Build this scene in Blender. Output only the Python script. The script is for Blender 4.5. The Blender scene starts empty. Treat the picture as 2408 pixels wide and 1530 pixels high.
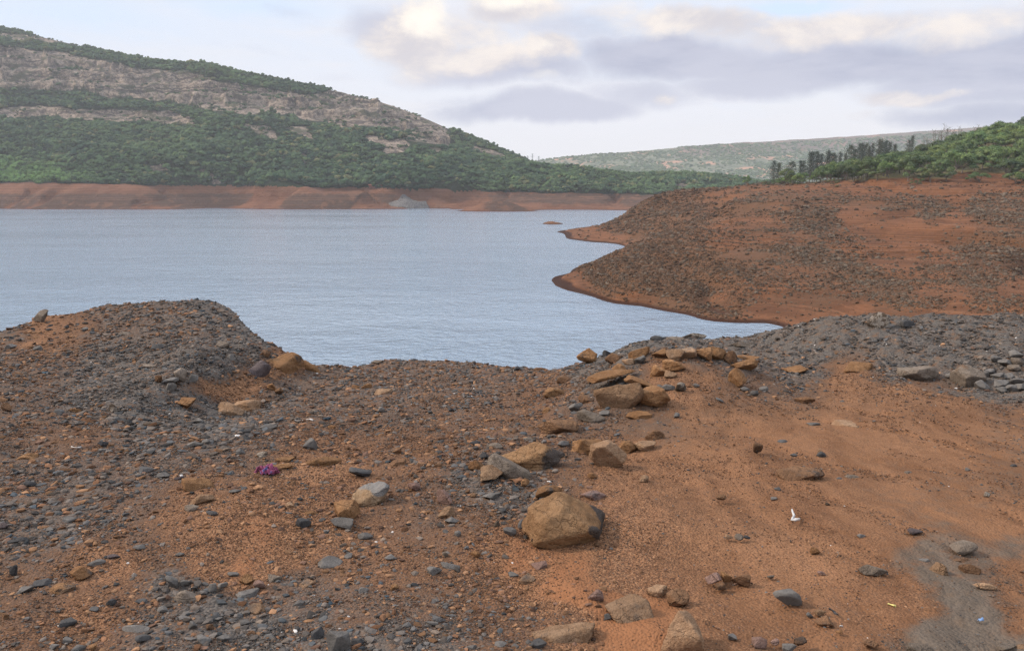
import bpy, bmesh, math, random
import numpy as np
from mathutils import Vector, Matrix, Euler

# ------------------------------------------------------------------ basics
scene = bpy.context.scene
COL = scene.collection
rng = np.random.default_rng(7)
random.seed(7)

# photograph measured on a 2408 x 1530 raster; focal length and pitch in the same unit
F = 1853.0
TH = math.atan(310 / F)
CT, ST = math.cos(TH), math.sin(TH)
CAMZ = 20.0


def dirYZ(py):
    cy = (765.0 - np.asarray(py, float)) / F
    return CT + cy * ST, -ST + cy * CT


def slope(py):                      # metres of drop per metre of distance on the sight line
    dy, dz = dirYZ(py)
    return -dz / dy


def acoef(px, py):                  # sideways metres per metre of distance
    dy, dz = dirYZ(py)
    return ((np.asarray(px, float) - 1204.0) / F) / dy


def project(X, Y, Z):               # world -> raster, used to look up what grows where
    zc = Y * CT - (Z - CAMZ) * ST
    u = Y * ST + (Z - CAMZ) * CT
    return 1204.0 + F * X / zc, 765.0 - F * u / zc


# ------------------------------------------------------------------ noise
def _hash(ix, iy, iz, seed):
    h = (ix.astype(np.int64) * 374761393 + iy.astype(np.int64) * 668265263 + iz.astype(np.int64) * 2147483647 + seed * 1274126177) & 0xFFFFFFFF
    h = ((h ^ (h >> 13)) * 1274126177) & 0xFFFFFFFF
    h = ((h ^ (h >> 16)) * 2246822519) & 0xFFFFFFFF
    return ((h ^ (h >> 15)) & 0xFFFFFF) / float(0xFFFFFF)


def vnoise2(x, y, seed=0):
    ix, iy = np.floor(x), np.floor(y)
    fx, fy = x - ix, y - iy
    fx = fx * fx * fx * (fx * (fx * 6 - 15) + 10)
    fy = fy * fy * fy * (fy * (fy * 6 - 15) + 10)
    z = np.zeros_like(ix)
    a = _hash(ix, iy, z, seed); b = _hash(ix + 1, iy, z, seed)
    c = _hash(ix, iy + 1, z, seed); d = _hash(ix + 1, iy + 1, z, seed)
    return (a * (1 - fx) + b * fx) * (1 - fy) + (c * (1 - fx) + d * fx) * fy


def fbm2(x, y, octv=4, seed=0, gain=0.5):
    s = np.zeros_like(np.asarray(x, float)); amp = 1.0; tot = 0
    for o in range(octv):
        ca, sa = math.cos(0.7 * o), math.sin(0.7 * o)
        s += amp * (vnoise2((x * ca - y * sa) * 2 ** o + 17.3 * o, (x * sa + y * ca) * 2 ** o - 9.1 * o, seed + o) - 0.5)
        tot += amp * 0.5; amp *= gain
    return s / tot                   # about -1..1


def ridged2(x, y, octv=4, seed=0):
    s = np.zeros_like(np.asarray(x, float)); amp = 1.0; tot = 0
    for o in range(octv):
        n = 1 - np.abs(2 * vnoise2(x * 2 ** o + 3.7 * o, y * 2 ** o + 8.2 * o, seed + o) - 1)
        s += amp * n; tot += amp; amp *= 0.5
    return s / tot                   # 0..1


def vnoise3(p, seed=0):
    i = np.floor(p); f = p - i
    f = f * f * (3 - 2 * f)
    out = 0
    for dx in (0, 1):
        for dy in (0, 1):
            for dz in (0, 1):
                w = (f[:, 0] if dx else 1 - f[:, 0]) * (f[:, 1] if dy else 1 - f[:, 1]) * (f[:, 2] if dz else 1 - f[:, 2])
                out = out + w * _hash(i[:, 0] + dx, i[:, 1] + dy, i[:, 2] + dz, seed)
    return out


def fbm3(p, octv=3, seed=0):
    s = 0; amp = 1.0; tot = 0
    for o in range(octv):
        s = s + amp * (vnoise3(p * 2 ** o + 5.1 * o, seed + o) - 0.5); tot += amp * 0.5; amp *= 0.5
    return s / tot


def sstep(e0, e1, x):
    t = np.clip((x - e0) / (e1 - e0), 0, 1)
    return t * t * (3 - 2 * t)


class TPS:                            # a smooth surface through measured points
    def __init__(self, P, v, reg=1e-6, c=None):
        self.c = c
        P = np.asarray(P, float); v = np.asarray(v, float)
        n = len(P)
        K = self._phi(((P[:, None, :] - P[None, :, :]) ** 2).sum(-1)) + reg * np.eye(n)
        A = np.zeros((n + 3, n + 3)); A[:n, :n] = K
        A[:n, n] = 1; A[:n, n + 1:] = P; A[n, :n] = 1; A[n + 1:, :n] = P.T
        b = np.zeros(n + 3); b[:n] = v
        self.w = np.linalg.lstsq(A, b, rcond=None)[0]; self.P = P

    def _phi(self, r2):
        if self.c: return -np.sqrt(r2 + self.c ** 2)
        return 0.5 * r2 * np.log(r2 + 1e-12)

    def __call__(self, x, y):
        x = np.asarray(x, float); sh = x.shape
        q = np.stack([x.ravel(), np.asarray(y, float).ravel()], 1)
        out = np.empty(len(q)); n = len(self.P)
        for s in range(0, len(q), 60000):
            c = q[s:s + 60000]
            r2 = ((c[:, None, :] - self.P[None]) ** 2).sum(-1)
            out[s:s + 60000] = self._phi(r2) @ self.w[:n] + self.w[n] + c @ self.w[n + 1:]
        return out.reshape(sh)


def inside(poly, x, y):               # even-odd test, vectorised
    x = np.asarray(x, float); y = np.asarray(y, float)
    r = np.zeros(x.shape, bool); n = len(poly)
    for i in range(n):
        x1, y1 = poly[i]; x2, y2 = poly[(i + 1) % n]
        if y1 == y2: continue
        c = ((y1 > y) != (y2 > y)) & (x < (x2 - x1) * (y - y1) / (y2 - y1) + x1)
        r ^= c
    return r


# ------------------------------------------------------------------ objects
def new_mesh(name, V, Fc, smooth=True, attrs=None, colors=None):
    V = np.ascontiguousarray(V, np.float32); Fc = np.ascontiguousarray(Fc, np.int32)
    k = Fc.shape[1]
    me = bpy.data.meshes.new(name)
    me.vertices.add(len(V)); me.vertices.foreach_set('co', V.ravel())
    me.loops.add(Fc.size); me.loops.foreach_set('vertex_index', Fc.ravel())
    me.polygons.add(len(Fc))
    me.polygons.foreach_set('loop_start', np.arange(0, Fc.size, k, dtype=np.int32))
    me.polygons.foreach_set('use_smooth', np.full(len(Fc), smooth, bool))
    me.update(calc_edges=True)
    for nm, a in (attrs or {}).items():
        at = me.attributes.new(nm, 'FLOAT', 'POINT'); at.data.foreach_set('value', np.ascontiguousarray(a, np.float32).ravel())
    for nm, a in (colors or {}).items():
        at = me.attributes.new(nm, 'FLOAT_COLOR', 'POINT')
        c4 = np.ones((len(V), 4), np.float32); c4[:, :3] = a
        at.data.foreach_set('color', c4.ravel())
    return me


def link(name, me, mat=None, parent=None, loc=None, rot=None):
    o = bpy.data.objects.new(name, me)
    COL.objects.link(o)
    if mat is not None and me is not None and len(me.materials) == 0: me.materials.append(mat)
    if parent is not None: o.parent = parent
    if loc is not None: o.location = loc
    if rot is not None: o.rotation_euler = rot
    return o


def tag(o, label=None, cat=None, group=None, kind=None):
    if label: o['label'] = label
    if cat: o['category'] = cat
    if group: o['group'] = group
    if kind: o['kind'] = kind
    return o


def grid_faces(nr, nc):
    i = np.arange(nr * nc).reshape(nr, nc)
    return np.stack([i[:-1, :-1], i[:-1, 1:], i[1:, 1:], i[1:, :-1]], -1).reshape(-1, 4)


def ico(level):
    bm = bmesh.new(); bmesh.ops.create_icosphere(bm, subdivisions=level, radius=1.0)
    V = np.array([v.co[:] for v in bm.verts]); Fc = np.array([[v.index for v in f.verts] for f in bm.faces])
    bm.free(); return V, Fc


ICO = {k: ico(k) for k in (1, 2, 3, 4, 5)}

# ------------------------------------------------------------------ node helpers


def new_mat(name):
    m = bpy.data.materials.new(name); m.use_nodes = True
    nt = m.node_tree; nt.nodes.clear()
    out = nt.nodes.new('ShaderNodeOutputMaterial')
    return m, nt, out


class NT:
    def __init__(self, nt): self.nt = nt

    def n(self, typ, ins=None, **props):
        nd = self.nt.nodes.new(typ)
        for k, v in props.items(): setattr(nd, k, v)
        for k, v in (ins or {}).items():
            s = nd.inputs[k]
            if hasattr(v, 'is_output') or isinstance(v, bpy.types.NodeSocket): self.nt.links.new(v, s)
            else: s.default_value = v
        return nd

    def math(self, op, a, b=0.0, c=None, clamp=False):
        ins = {0: a, 1: b}
        if c is not None: ins[2] = c
        return self.n('ShaderNodeMath', ins, operation=op, use_clamp=clamp).outputs[0]

    def vm(self, op, a, b=None):
        nd = self.n('ShaderNodeVectorMath', {0: a} if b is None else {0: a, 1: b}, operation=op)
        return nd.outputs['Value'] if op in ('LENGTH', 'DOT_PRODUCT') else nd.outputs[0]

    def noise(self, vec, scale, detail=4, rough=0.55, dist=0.0, col=False):
        nd = self.n('ShaderNodeTexNoise', {'Vector': vec, 'Scale': scale, 'Detail': detail, 'Roughness': rough, 'Distortion': dist})
        return nd.outputs['Color' if col else 'Fac']

    def maprange(self, v, a, b, c=0.0, d=1.0, smooth=True):
        nd = self.n('ShaderNodeMapRange', {'Value': v, 'From Min': a, 'From Max': b, 'To Min': c, 'To Max': d})
        nd.interpolation_type = 'SMOOTHSTEP' if smooth else 'LINEAR'
        return nd.outputs[0]

    def mix(self, fac, a, b, blend='MIX'):
        nd = self.n('ShaderNodeMix', data_type='RGBA', blend_type=blend)
        for sock, v in ((nd.inputs[0], fac), (nd.inputs[6], a), (nd.inputs[7], b)):
            if isinstance(v, bpy.types.NodeSocket): self.nt.links.new(v, sock)
            elif isinstance(v, (int, float)): sock.default_value = v
            else: sock.default_value = (*v, 1) if len(v) == 3 else v
        return nd.outputs[2]

    def attr(self, name, out='Fac'):
        return self.n('ShaderNodeAttribute', attribute_name=name).outputs[out]


def bsdf(T, out, color, rough=0.9, bump=None, bstr=0.5, bdist=0.02, spec=0.25):
    b = T.n('ShaderNodeBsdfPrincipled', {'Base Color': color if isinstance(color, bpy.types.NodeSocket) else (*color, 1), 'Roughness': rough, 'Specular IOR Level': spec})
    if bump is not None:
        bp = T.n('ShaderNodeBump', {'Height': bump, 'Strength': bstr, 'Distance': bdist})
        T.nt.links.new(bp.outputs[0], b.inputs['Normal'])
    T.nt.links.new(b.outputs[0], out.inputs['Surface'])
    return b
# ------------------------------------------------------------------ near ground
# measured points: (raster x, distance m, drop below the eye m)  /  rows with a raster y give the drop from the sight line
near_pts = []


def P(x, Y, drop=None, py=None):
    d = drop if drop is not None else float(slope(py)) * Y
    pyy = 765 + F * math.tan(math.atan(d / Y) - TH)
    near_pts.append((float(acoef(x, pyy)), math.log(Y), d))


for x in (-1500, -500, 150, 600, 1000, 1400, 1800, 2250, 2900, 3900):
    P(x, 1.2, 2.40); P(x, 2.4, 2.40); P(x, 3.9, 2.43 + 0.03 * math.sin(x * .01)); P(x, 5.3, 2.47 + 0.03 * math.sin(x * .013 + 1))
for x in (-500, 0, 350, 700, 1000, 1200):
    P(x, 7.5, 2.56)
for x in (1500, 1800, 2100, 2500, 3200):
    P(x, 7.0, 2.55)
# left bench of dumped slate
for x in (-1500, -500): P(x, 11, 2.72); P(x, 17, 2.9); P(x, 24, 3.0)
for x, py, Y in ((0, 912, 11), (0, 833, 14), (0, 776, 17), (620, 795, 16.3), (680, 826, 15.8), (100, 740, 18.2), (200, 726, 19.4), (350, 709, 21), (480, 708, 20.6), (530, 722, 19.4), (565, 748, 18),
                 (585, 772, 17), (150, 830, 14.2), (350, 800, 15.0), (350, 870, 12.6), (200, 930, 10.8), (480, 790, 15.4), (620, 806, 15.4), (520, 868, 12.5), (440, 882, 11.7), (360, 900, 11.3),
                 (640, 830, 14.6), (700, 838, 15.4), (745, 857, 15.3)):
    P(x, Y, py=py)
for x, Y, d in ((100, 24, 3.1), (350, 25, 2.95), (500, 25, 3.0)):
    P(x, Y, d)
# face of the bench and the hollow in front of it
for x, py, Y in ((535, 925, 12.1), (460, 935, 11.3), (390, 955, 10.7), (620, 895, 13.1), (680, 880, 14.2), (700, 950, 11.2), (800, 900, 13.9), (880, 880, 16.0), (600, 1000, 9.5), (750, 1050, 8.4), (300, 1010, 9.0)):
    P(x, Y, py=py)
# the saddle and its rim
for x, py, Y in ((800, 858, 17.6), (870, 852, 18.6), (950, 847, 19.4), (1050, 850, 19.4), (1150, 857, 19), (1230, 864, 18.4), (1290, 868, 17.4), (1340, 860, 16.4), (1390, 848, 15.4), (1430, 832, 14.8), (1475, 812, 15.0), (1545, 792, 16),
                 (1620, 791, 17), (1720, 793, 17.6), (1780, 783, 17.2),
                 (1000, 1009, 9), (1050, 927, 12.2), (1050, 880, 15.6), (1200, 940, 11.6), (1280, 890, 14.2), (1180, 890, 15)):
    P(x, Y, py=py)
for x, Y, d in ((850, 23, 4.7), (1000, 24, 4.8), (1200, 23, 4.8)):
    P(x, Y, d)
# heap of ochre boulders
for x, py, Y in ((1400, 880, 12.6), (1480, 860, 12.3), (1580, 846, 12.3), (1680, 848, 12.4), (1770, 868, 12.1), (1560, 895, 11), (1680, 900, 10.9), (1480, 915, 11), (1560, 960, 9.7), (1420, 960, 10), (1640, 1000, 8.9), (1500, 1030, 8.4), (1340, 955, 10.7), (1800, 950, 10.1), (1850, 900, 11.7),
                 (1650, 812, 15.2), (1800, 828, 14.9), (1560, 815, 14.5)):
    P(x, Y, py=py)
# floor on the right and the grey gravel heap
for x, py, Y in ((2000, 1000, 8.9), (2000, 905, 11.5), (2200, 945, 10.4), (2400, 960, 10.2), (2700, 960, 10.2), (1905, 868, 12.8), (1960, 873, 12.7), (2100, 889, 12.0), (2250, 914, 11.4), (2400, 924, 11.1), (2700, 930, 11),
                 (1835, 765, 16.4), (1890, 748, 16), (1960, 742, 15.6), (2100, 740, 15.2), (2250, 738, 15.2), (2400, 736, 15.2), (2700, 734, 15.2), (3300, 734, 15.2),
                 (1930, 800, 14.3), (2050, 800, 13.8), (2200, 810, 13.3), (2380, 845, 12.2), (2700, 850, 12.2)):
    P(x, Y, py=py)
for x in (1960, 2150, 2400, 2800, 3500): P(x, 17.5, 2.55)
near_pts = np.array(near_pts)
TPSN = TPS(np.stack([near_pts[:, 0] * 1.6, near_pts[:, 1]], 1), near_pts[:, 2], reg=2e-5)


# the rim beyond which the tipped material falls away to the water: (raster x, raster y, distance)
RIM = [(-1500, 770, 17), (-500, 775, 17), (0, 776, 17), (100, 740, 18.2), (200, 726, 19.4), (350, 709, 21), (480, 708, 20.6), (530, 722, 19.4), (565, 748, 18), (585, 772, 17), (620, 795, 16.3), (680, 826, 15.8), (745, 857, 15.4), (770, 858, 16.6), (800, 858, 17.6),
       (870, 852, 18.6), (950, 847, 19.4), (1050, 850, 19.4), (1150, 857, 19), (1230, 864, 18.4), (1290, 868, 17.4), (1340, 860, 16.4), (1390, 848, 15.4), (1430, 832, 14.9), (1475, 812, 15.1), (1545, 792, 16), (1620, 791, 17), (1720, 793, 17.6), (1780, 783, 17.2), (1835, 765, 16.4),
       (1890, 748, 16), (1960, 742, 15.6), (2100, 740, 15.3), (2400, 736, 15.3), (3400, 734, 15.3)]
RIM_A = np.array([float(acoef(r[0], r[1])) for r in RIM]); RIM_Y = np.array([r[2] for r in RIM], float)


def near_detail(X, Y):
    d = 0.05 * fbm2(X * 0.9, Y * 0.9, 3, 11) + 0.022 * fbm2(X * 3.1, Y * 3.1, 3, 21) + 0.010 * fbm2(X * 11, Y * 11, 3, 31)
    return d * np.clip(Y / 5.0, .6, 1.6)


CLAY = []
for cx_, cy_, cr_, ch_ in ((1300, 1345, .16, .035), (1350, 1385, .17, .05), (1400, 1425, .17, .055), (1530, 1480, .16, .05)):
    cY_ = 2.44 / float(slope(cy_)); CLAY.append((float(acoef(cx_, cy_)) * cY_, cY_, cr_, ch_))


def near_z(X, Y, detail=True):
    X = np.asarray(X, float); Y = np.asarray(Y, float)
    A = X / Y
    yr = np.interp(A, RIM_A, RIM_Y) + .25 * fbm2(A * 30, A * 0, 3, 61)
    yc = np.minimum(Y, yr + .6)
    z = CAMZ - TPSN(A * 1.6, np.log(yc))
    t = (Y - yr) / .14
    z = z - .66 * .14 * np.where(t > 25, t, np.log1p(np.exp(np.minimum(t, 25)))) * (1 + .25 * fbm2(X / 1.5, Y / 1.5, 2, 63))
    if detail: z = z + near_detail(X, Y)
    z = z + .26 * np.exp(-((X - 2.25) / 1.25) ** 2 - ((Y - 11.6) / 1.5) ** 2)
    # hump of red clay breaking through at the bottom of the picture
    for hx, hy, hr, hh in CLAY: z = z + hh * np.exp(-((X - hx) ** 2 + ((Y - hy) * .8) ** 2) / hr ** 2)
    return np.maximum(z, -3.5)


# what lies where on the near ground: share of grey slate (0 = rust soil), from points read off the photograph
G = [(100, 780, .05), (60, 815, .05), (180, 770, .2), (30, 790, .6), (20, 840, .5), (300, 760, .5), (300, 730, .55), (500, 720, .85), (450, 780, .55), (250, 835, .8), (350, 850, .7), (100, 880, .5), (50, 920, .45), (550, 830, .8),
     (600, 800, .85), (300, 900, .85), (450, 865, .95), (520, 855, .95), (545, 905, -.1), (600, 880, -.1), (490, 915, .1), (640, 860, .1), (200, 950, .75), (350, 960, .85), (480, 975, .9), (560, 1000, .8), (100, 1000, .35), (200, 1015, .25),
     (420, 1040, .5), (660, 930, .6), (700, 900, .5), (800, 880, .5), (900, 900, .5), (1000, 870, .45), (1100, 900, .5), (900, 960, .45), (1050, 950, .35), (1200, 900, .4), (1200, 880, .45), (1250, 940, .2), (1150, 1000, .25), (1300, 900, .3),
     (1400, 850, .85), (1450, 820, .95), (1530, 800, .95), (1380, 940, .45), (1440, 880, .6), (1560, 870, .1), (1640, 890, 0), (1600, 950, .1), (1540, 990, .4), (1680, 930, .25), (1750, 960, .2), (1800, 900, .3), (1700, 805, .75), (1800, 810, .8),
     (1800, 840, .7), (1650, 805, .8), (1900, 800, 1), (1900, 850, .95), (2100, 780, 1), (2100, 870, 1), (2300, 800, 1), (2300, 895, 1), (2408, 800, 1), (2408, 915, 1), (1900, 750, 1), (2300, 745, 1), (1985, 880, .05), (2000, 905, .05), (2100, 925, .05), (2250, 950, .0),
     (2400, 960, .2), (2400, 1000, .25), (2000, 1000, .05), (2200, 1050, .05), (1800, 1000, .05), (1700, 1100, 0), (1900, 1200, -.05), (2000, 1300, -.05), (2150, 1250, .1), (2200, 1180, .2), (2350, 1150, .25), (2200, 1350, .75), (2175, 1280, .65),
     (2250, 1400, .9), (2300, 1470, .95), (2200, 1500, .85), (2370, 1530, .85), (2400, 1460, .1), (2290, 1310, .5), (2390, 1290, .6), (2370, 1220, .0), (2340, 1240, .1), (2408, 1350, .1), (2350, 1400, .3), (2150, 1440, 0), (2130, 1380, 0), (2000, 1450, .1),
     (1950, 1500, .15), (1700, 1300, 0), (1700, 1450, .1), (1550, 1200, 0), (1500, 1100, -.05), (1450, 1350, .15), (50, 1150, .5), (100, 1250, .6), (200, 1150, .6), (300, 1100, .5), (300, 1200, .4), (450, 1200, .1), (500, 1300, .1), (250, 1330, .1),
     (100, 1400, .3), (200, 1450, .1), (300, 1400, .25), (400, 1390, .7), (500, 1430, .85), (600, 1480, .8), (400, 1500, .6), (750, 1480, .6), (700, 1400, .5), (900, 1500, .7), (850, 1430, .4), (1000, 1450, .35), (1000, 1520, .65), (1200, 1480, .3),
     (1100, 1350, .25), (900, 1330, .2), (700, 1300, .0), (640, 1240, .05), (800, 1250, .15), (650, 1150, .1), (700, 1080, .15), (600, 1050, .4), (800, 1100, .05), (900, 1050, .25), (950, 1150, .25), (1050, 1200, .4), (1100, 1130, .6), (1180, 1160, .65),
     (1000, 1080, .2), (1100, 1250, .3), (1150, 1300, 0), (1300, 1360, -.35), (1360, 1395, -.4), (1410, 1425, -.35), (530, 1310, -.2), (620, 1240, -.2), (1200, 1310, -.2), (1340, 1440, .3), (1525, 1475, -.4), (1200, 1050, .35), (1250, 1350, .0)]
G = np.array(G, float)
GA = np.stack([acoef(G[:, 0], G[:, 1]) * 1.0, (G[:, 1] - 455) * 1.4 / F], 1)


def near_grey(X, Y, Z):
    px, py = project(X, Y, Z)
    q = np.stack([acoef(px, np.clip(py, 600, 1800)), (py - 455) * 1.4 / F], -1).reshape(-1, 2)
    jx = 0.02 * fbm2(np.ravel(X) * 2.2, np.ravel(Y) * 1.6, 3, 51); jy = 0.02 * fbm2(np.ravel(X) * 2.2 + 40, np.ravel(Y) * 1.6, 3, 53)
    q = q + np.stack([jx, jy], 1)
    out = np.empty(len(q))
    for s in range(0, len(q), 40000):
        c = q[s:s + 40000]
        d2 = ((c[:, None, :] - GA[None]) ** 2).sum(-1)
        w = 1 / (d2 + 4e-4) ** 2
        out[s:s + 40000] = (w * G[:, 2]).sum(1) / w.sum(1)
    return out.reshape(np.shape(X))


# soil material: rust soil and slate grit share one surface; 'grey' is where the grit lies
def soil_material():
    m, nt, out = new_mat('rust_soil'); T = NT(nt)
    co = T.n('ShaderNodeNewGeometry').outputs['Position']
    g = T.attr('grey')
    fine = T.noise(co, 38, 5, .65); mid = T.noise(co, 7, 5, .6); big = T.noise(co, .8, 4, .55)
    vor = T.n('ShaderNodeTexVoronoi', {'Vector': co, 'Scale': 55.0, 'Randomness': 1.0}); vor.feature = 'F1'
    cell = T.n('ShaderNodeSeparateColor', {0: vor.outputs['Color']}).outputs[0]
    soil = T.mix(T.maprange(mid, .3, .7), (.125, .061, .032), (.215, .103, .051))
    soil = T.mix(T.maprange(big, .5, .72), soil, (.285, .140, .070))
    soil = T.mix(T.maprange(fine, .52, .75), soil, (.085, .045, .027))
    peb = T.n('ShaderNodeTexVoronoi', {'Vector': co, 'Scale': 120.0}); pc = T.n('ShaderNodeSeparateColor', {0: peb.outputs['Color']}).outputs[1]
    soil = T.mix(T.math('MULTIPLY', T.maprange(pc, .62, .70), .75), soil, (.075, .042, .027)); soil = T.mix(T.math('MULTIPLY', T.maprange(pc, .30, .22), .6), soil, (.30, .165, .090))
    grit = T.mix(T.maprange(cell, .1, .9, smooth=False), (.058, .052, .047), (.125, .106, .090))
    grit = T.mix(T.maprange(mid, .45, .75), grit, (.13, .075, .045))
    gg = T.math('ADD', g, T.math('MULTIPLY', T.math('SUBTRACT', mid, .5), .9))
    gg = T.math('ADD', gg, T.math('MULTIPLY', T.math('SUBTRACT', fine, .5), .5))
    soil = T.mix(T.math('MULTIPLY', T.maprange(T.math('ADD', g, T.math('MULTIPLY', T.math('SUBTRACT', mid, .5), .25)), .06, .34), .80), soil, T.mix(fine, (.070, .040, .026), (.150, .082, .048)))
    soil = T.mix(T.maprange(T.math('ADD', g, T.math('MULTIPLY', T.math('SUBTRACT', fine, .5), .3)), -.02, -.22), soil, T.mix(mid, (.175, .074, .034), (.275, .128, .062)))
    tr = T.attr('track')
    fl = T.n('ShaderNodeMapping', {'Vector': T.vm('ADD', co, T.vm('MULTIPLY', T.noise(co, .45, 3, .5, col=True), (1.6, 1.6, 0))), 'Rotation': (0, 0, math.radians(28)), 'Scale': (1.0, .16, 1)}).outputs[0]
    st = T.noise(fl, 3.2, 5, .6); st2 = T.noise(fl, 9.0, 4, .6)
    silt = T.mix(T.maprange(st, .36, .62), (.122, .058, .029), (.205, .101, .051))
    silt = T.mix(T.math('MULTIPLY', T.maprange(st2, .56, .70), .55), silt, (.120, .066, .040))
    silt = T.mix(T.math('MULTIPLY', T.maprange(st, .30, .22), .8), silt, (.130, .088, .060))
    silt = T.mix(T.math('MULTIPLY', T.maprange(fine, .50, .72), .45), silt, (.105, .055, .032))
    soil = T.mix(T.math('MULTIPLY', tr, T.maprange(T.math('ADD', mid, T.math('MULTIPLY', big, .6)), .55, .95, .95, .45)), soil, silt)
    sgrey = T.mix(T.maprange(st2, .35, .65), (.082, .063, .047), (.126, .095, .070))
    col = T.mix(T.maprange(gg, .15, .75), soil, T.mix(tr, grit, T.mix(.8, grit, sgrey)))
    h = T.math('MULTIPLY', T.math('ADD', T.math('MULTIPLY', vor.outputs['Distance'], -.9), T.math('ADD', fine, mid)), T.math('SUBTRACT', 1.0, T.math('MULTIPLY', tr, .25)))
    bsdf(T, out, col, .96, h, .6, .025, .06)
    return m


M_SOIL = soil_material()


def build_near():
    nr, nc = 1000, 1150
    b = np.linspace(math.log(1.3), math.log(75), nr)
    t = np.linspace(-1, 1, nc); a = 0.95 * t + 0.85 * t ** 5
    A, B = np.meshgrid(a, b)
    Y = np.exp(B); X = A * Y
    Z = near_z(X, Y)
    g = near_grey(X, Y, Z)
    px, py = project(X, Y, Z)
    wv = 170 * fbm2(X * .7, Y * .7, 3, 83)
    trk = sstep(1400, 1700, px + wv - .25 * (py - 1000)) * sstep(900, 990, py + .3 * wv)
    # rills left by running water on the track
    c, s_ = math.cos(math.radians(28)), math.sin(math.radians(28))
    u = X * c + Y * s_ + .5 * fbm2(X * .5, Y * .5, 2, 85); v = -X * s_ + Y * c
    Z = Z - trk * .045 * sstep(.62, .95, ridged2(u * 1.1, v * .16, 3, 87)) - trk * .5 * near_detail(X, Y)
    # coarse, blocky grit where slate was tipped
    Z = Z + np.clip(g, 0, 1) * 0.02 * np.clip(Y / 5, .6, 2.5) * fbm2(X * 6, Y * 6, 3, 77)
    me = new_mesh('ground', np.stack([X, Y, Z], -1).reshape(-1, 3), grid_faces(nr, nc), True, {'grey': g, 'track': trk})
    return tag(link('ground', me, M_SOIL), 'rust coloured soil and slate grit in the foreground', kind='structure')


build_near()

# ------------------------------------------------------------------ bare promontory on the right
pp = []


def Q(x, Y, z=None, py=None):
    if z is None: z = CAMZ - float(slope(py)) * Y
    pyy = 765 + F * math.tan(math.atan((CAMZ - z) / Y) - TH)
    pp.append((float(acoef(x, pyy)), math.log(Y), z))


def shoreY(py): return CAMZ / float(slope(py))


for x, py in ((1800, 760), (1700, 757), (1620, 741), (1500, 719), (1400, 700), (1335, 683), (1306, 671), (1297, 660), (1306, 650), (1340, 641), (1470, 580), (1310, 545), (1338, 562), (1400, 570)):
    Q(x, shoreY(py), 0.0)
Q(1400, 235, 0); Q(1440, 265, 0); Q(1400, 455, 0); Q(1450, 480, 0)
for x, Y, z in ((1250, 181, -2.2), (1200, 300, -4), (1345, 245, -1.6), (1390, 280, -1.6), (1300, 330, -2.5), (1255, 412, -2.5), (1300, 480, -4), (1500, 560, -4), (1600, 113, -2.5), (1300, 150, -2.5), (1420, 125, -2.5), (1750, 105, -2.5), (1800, 95, -3),
                (900, 200, -6), (900, 500, -6), (2000, 85, -3), (2400, 82, -2.5), (2900, 80, -2), (1000, 120, -5)):
    Q(x, Y, z)
for x, py, Y in ((1345, 662, 176), (1385, 619, 205), (1450, 591, 235), (1500, 577, 250), (1400, 668, 164), (1500, 655, 152), (1500, 615, 182), (1700, 700, 130), (1700, 600, 175), (1700, 520, 245), (1700, 480, 310), (1700, 452, 375), (1700, 441, 415),
                 (2000, 735, 113), (2000, 690, 130), (2000, 600, 175), (2000, 520, 240), (2000, 462, 310), (2000, 430, 350), (2400, 735, 108), (2400, 650, 142), (2400, 560, 195), (2400, 500, 245), (2400, 450, 300), (2400, 424, 330), (2900, 730, 105), (2900, 560, 195), (2900, 440, 300),
                 (1360, 542, 410), (1380, 533, 435), (1440, 521, 425), (1500, 482, 420), (1560, 456, 425), (1620, 447, 425), (1440, 561, 335), (1500, 560, 300), (1500, 522, 360), (1560, 540, 300), (1560, 500, 350), (1600, 580, 230), (1600, 640, 163), (1600, 690, 140), (1800, 433, 430)):
    Q(x, Y, py=py)
for x, Y, z in ((1560, 480, 11), (1560, 550, -2), (1700, 520, 12), (1700, 600, -3), (1800, 500, 21), (1800, 600, 8), (1810, 450, 24), (1900, 430, 25.5), (2000, 400, 27), (2100, 380, 28.5), (2200, 365, 28.5), (2200, 470, 40), (2300, 450, 46), (2400, 420, 45), (2400, 520, 58), (2400, 350, 29),
                (2600, 450, 58), (2600, 600, 74), (2900, 450, 70), (2200, 600, 46), (2000, 500, 29), (2000, 650, 26), (1850, 650, 8), (2400, 760, 70), (3400, 300, 40), (3400, 120, 8), (1600, 780, -4), (2000, 780, 10)):
    Q(x, Y, z)
pp = np.array(pp)
TPSP = TPS(np.stack([pp[:, 0] * 2, pp[:, 1]], 1), pp[:, 2], reg=1e-5)


def prom_z(X, Y):
    z = TPSP(X / Y * 2, np.log(Y))
    k = sstep(0.3, 4, z)
    z = z + k * (0.9 * fbm2(X / 22, Y / 22, 3, 91) + 0.25 * fbm2(X / 5, Y / 5, 3, 95))
    # wash gullies and the little steps left by the falling waterline
    z = z - k * 3.4 * sstep(.70, .97, ridged2(X / 62 + .4 * fbm2(X / 50, Y / 50, 2, 94) + 3, Y / 120, 2, 97)) - k * .6 * sstep(.7, .95, ridged2(X / 24, Y / 40, 2, 98)) + k * 1.1 * fbm2(X / 45 + 7, Y / 30, 2, 96)
    st = 0.62 + .3 * vnoise2(X / 40, Y / 40, 99)
    f = z / st; fr = f - np.floor(f)
    step = (np.floor(f) + sstep(.55, .95, fr)) * st
    w = sstep(.30, .6, vnoise2(X / 50 + 9, Y / 50, 101)) * .95
    z = np.where(z > .2, z * (1 - w) + step * w, z)
    return np.clip(z, -4, None)


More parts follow.
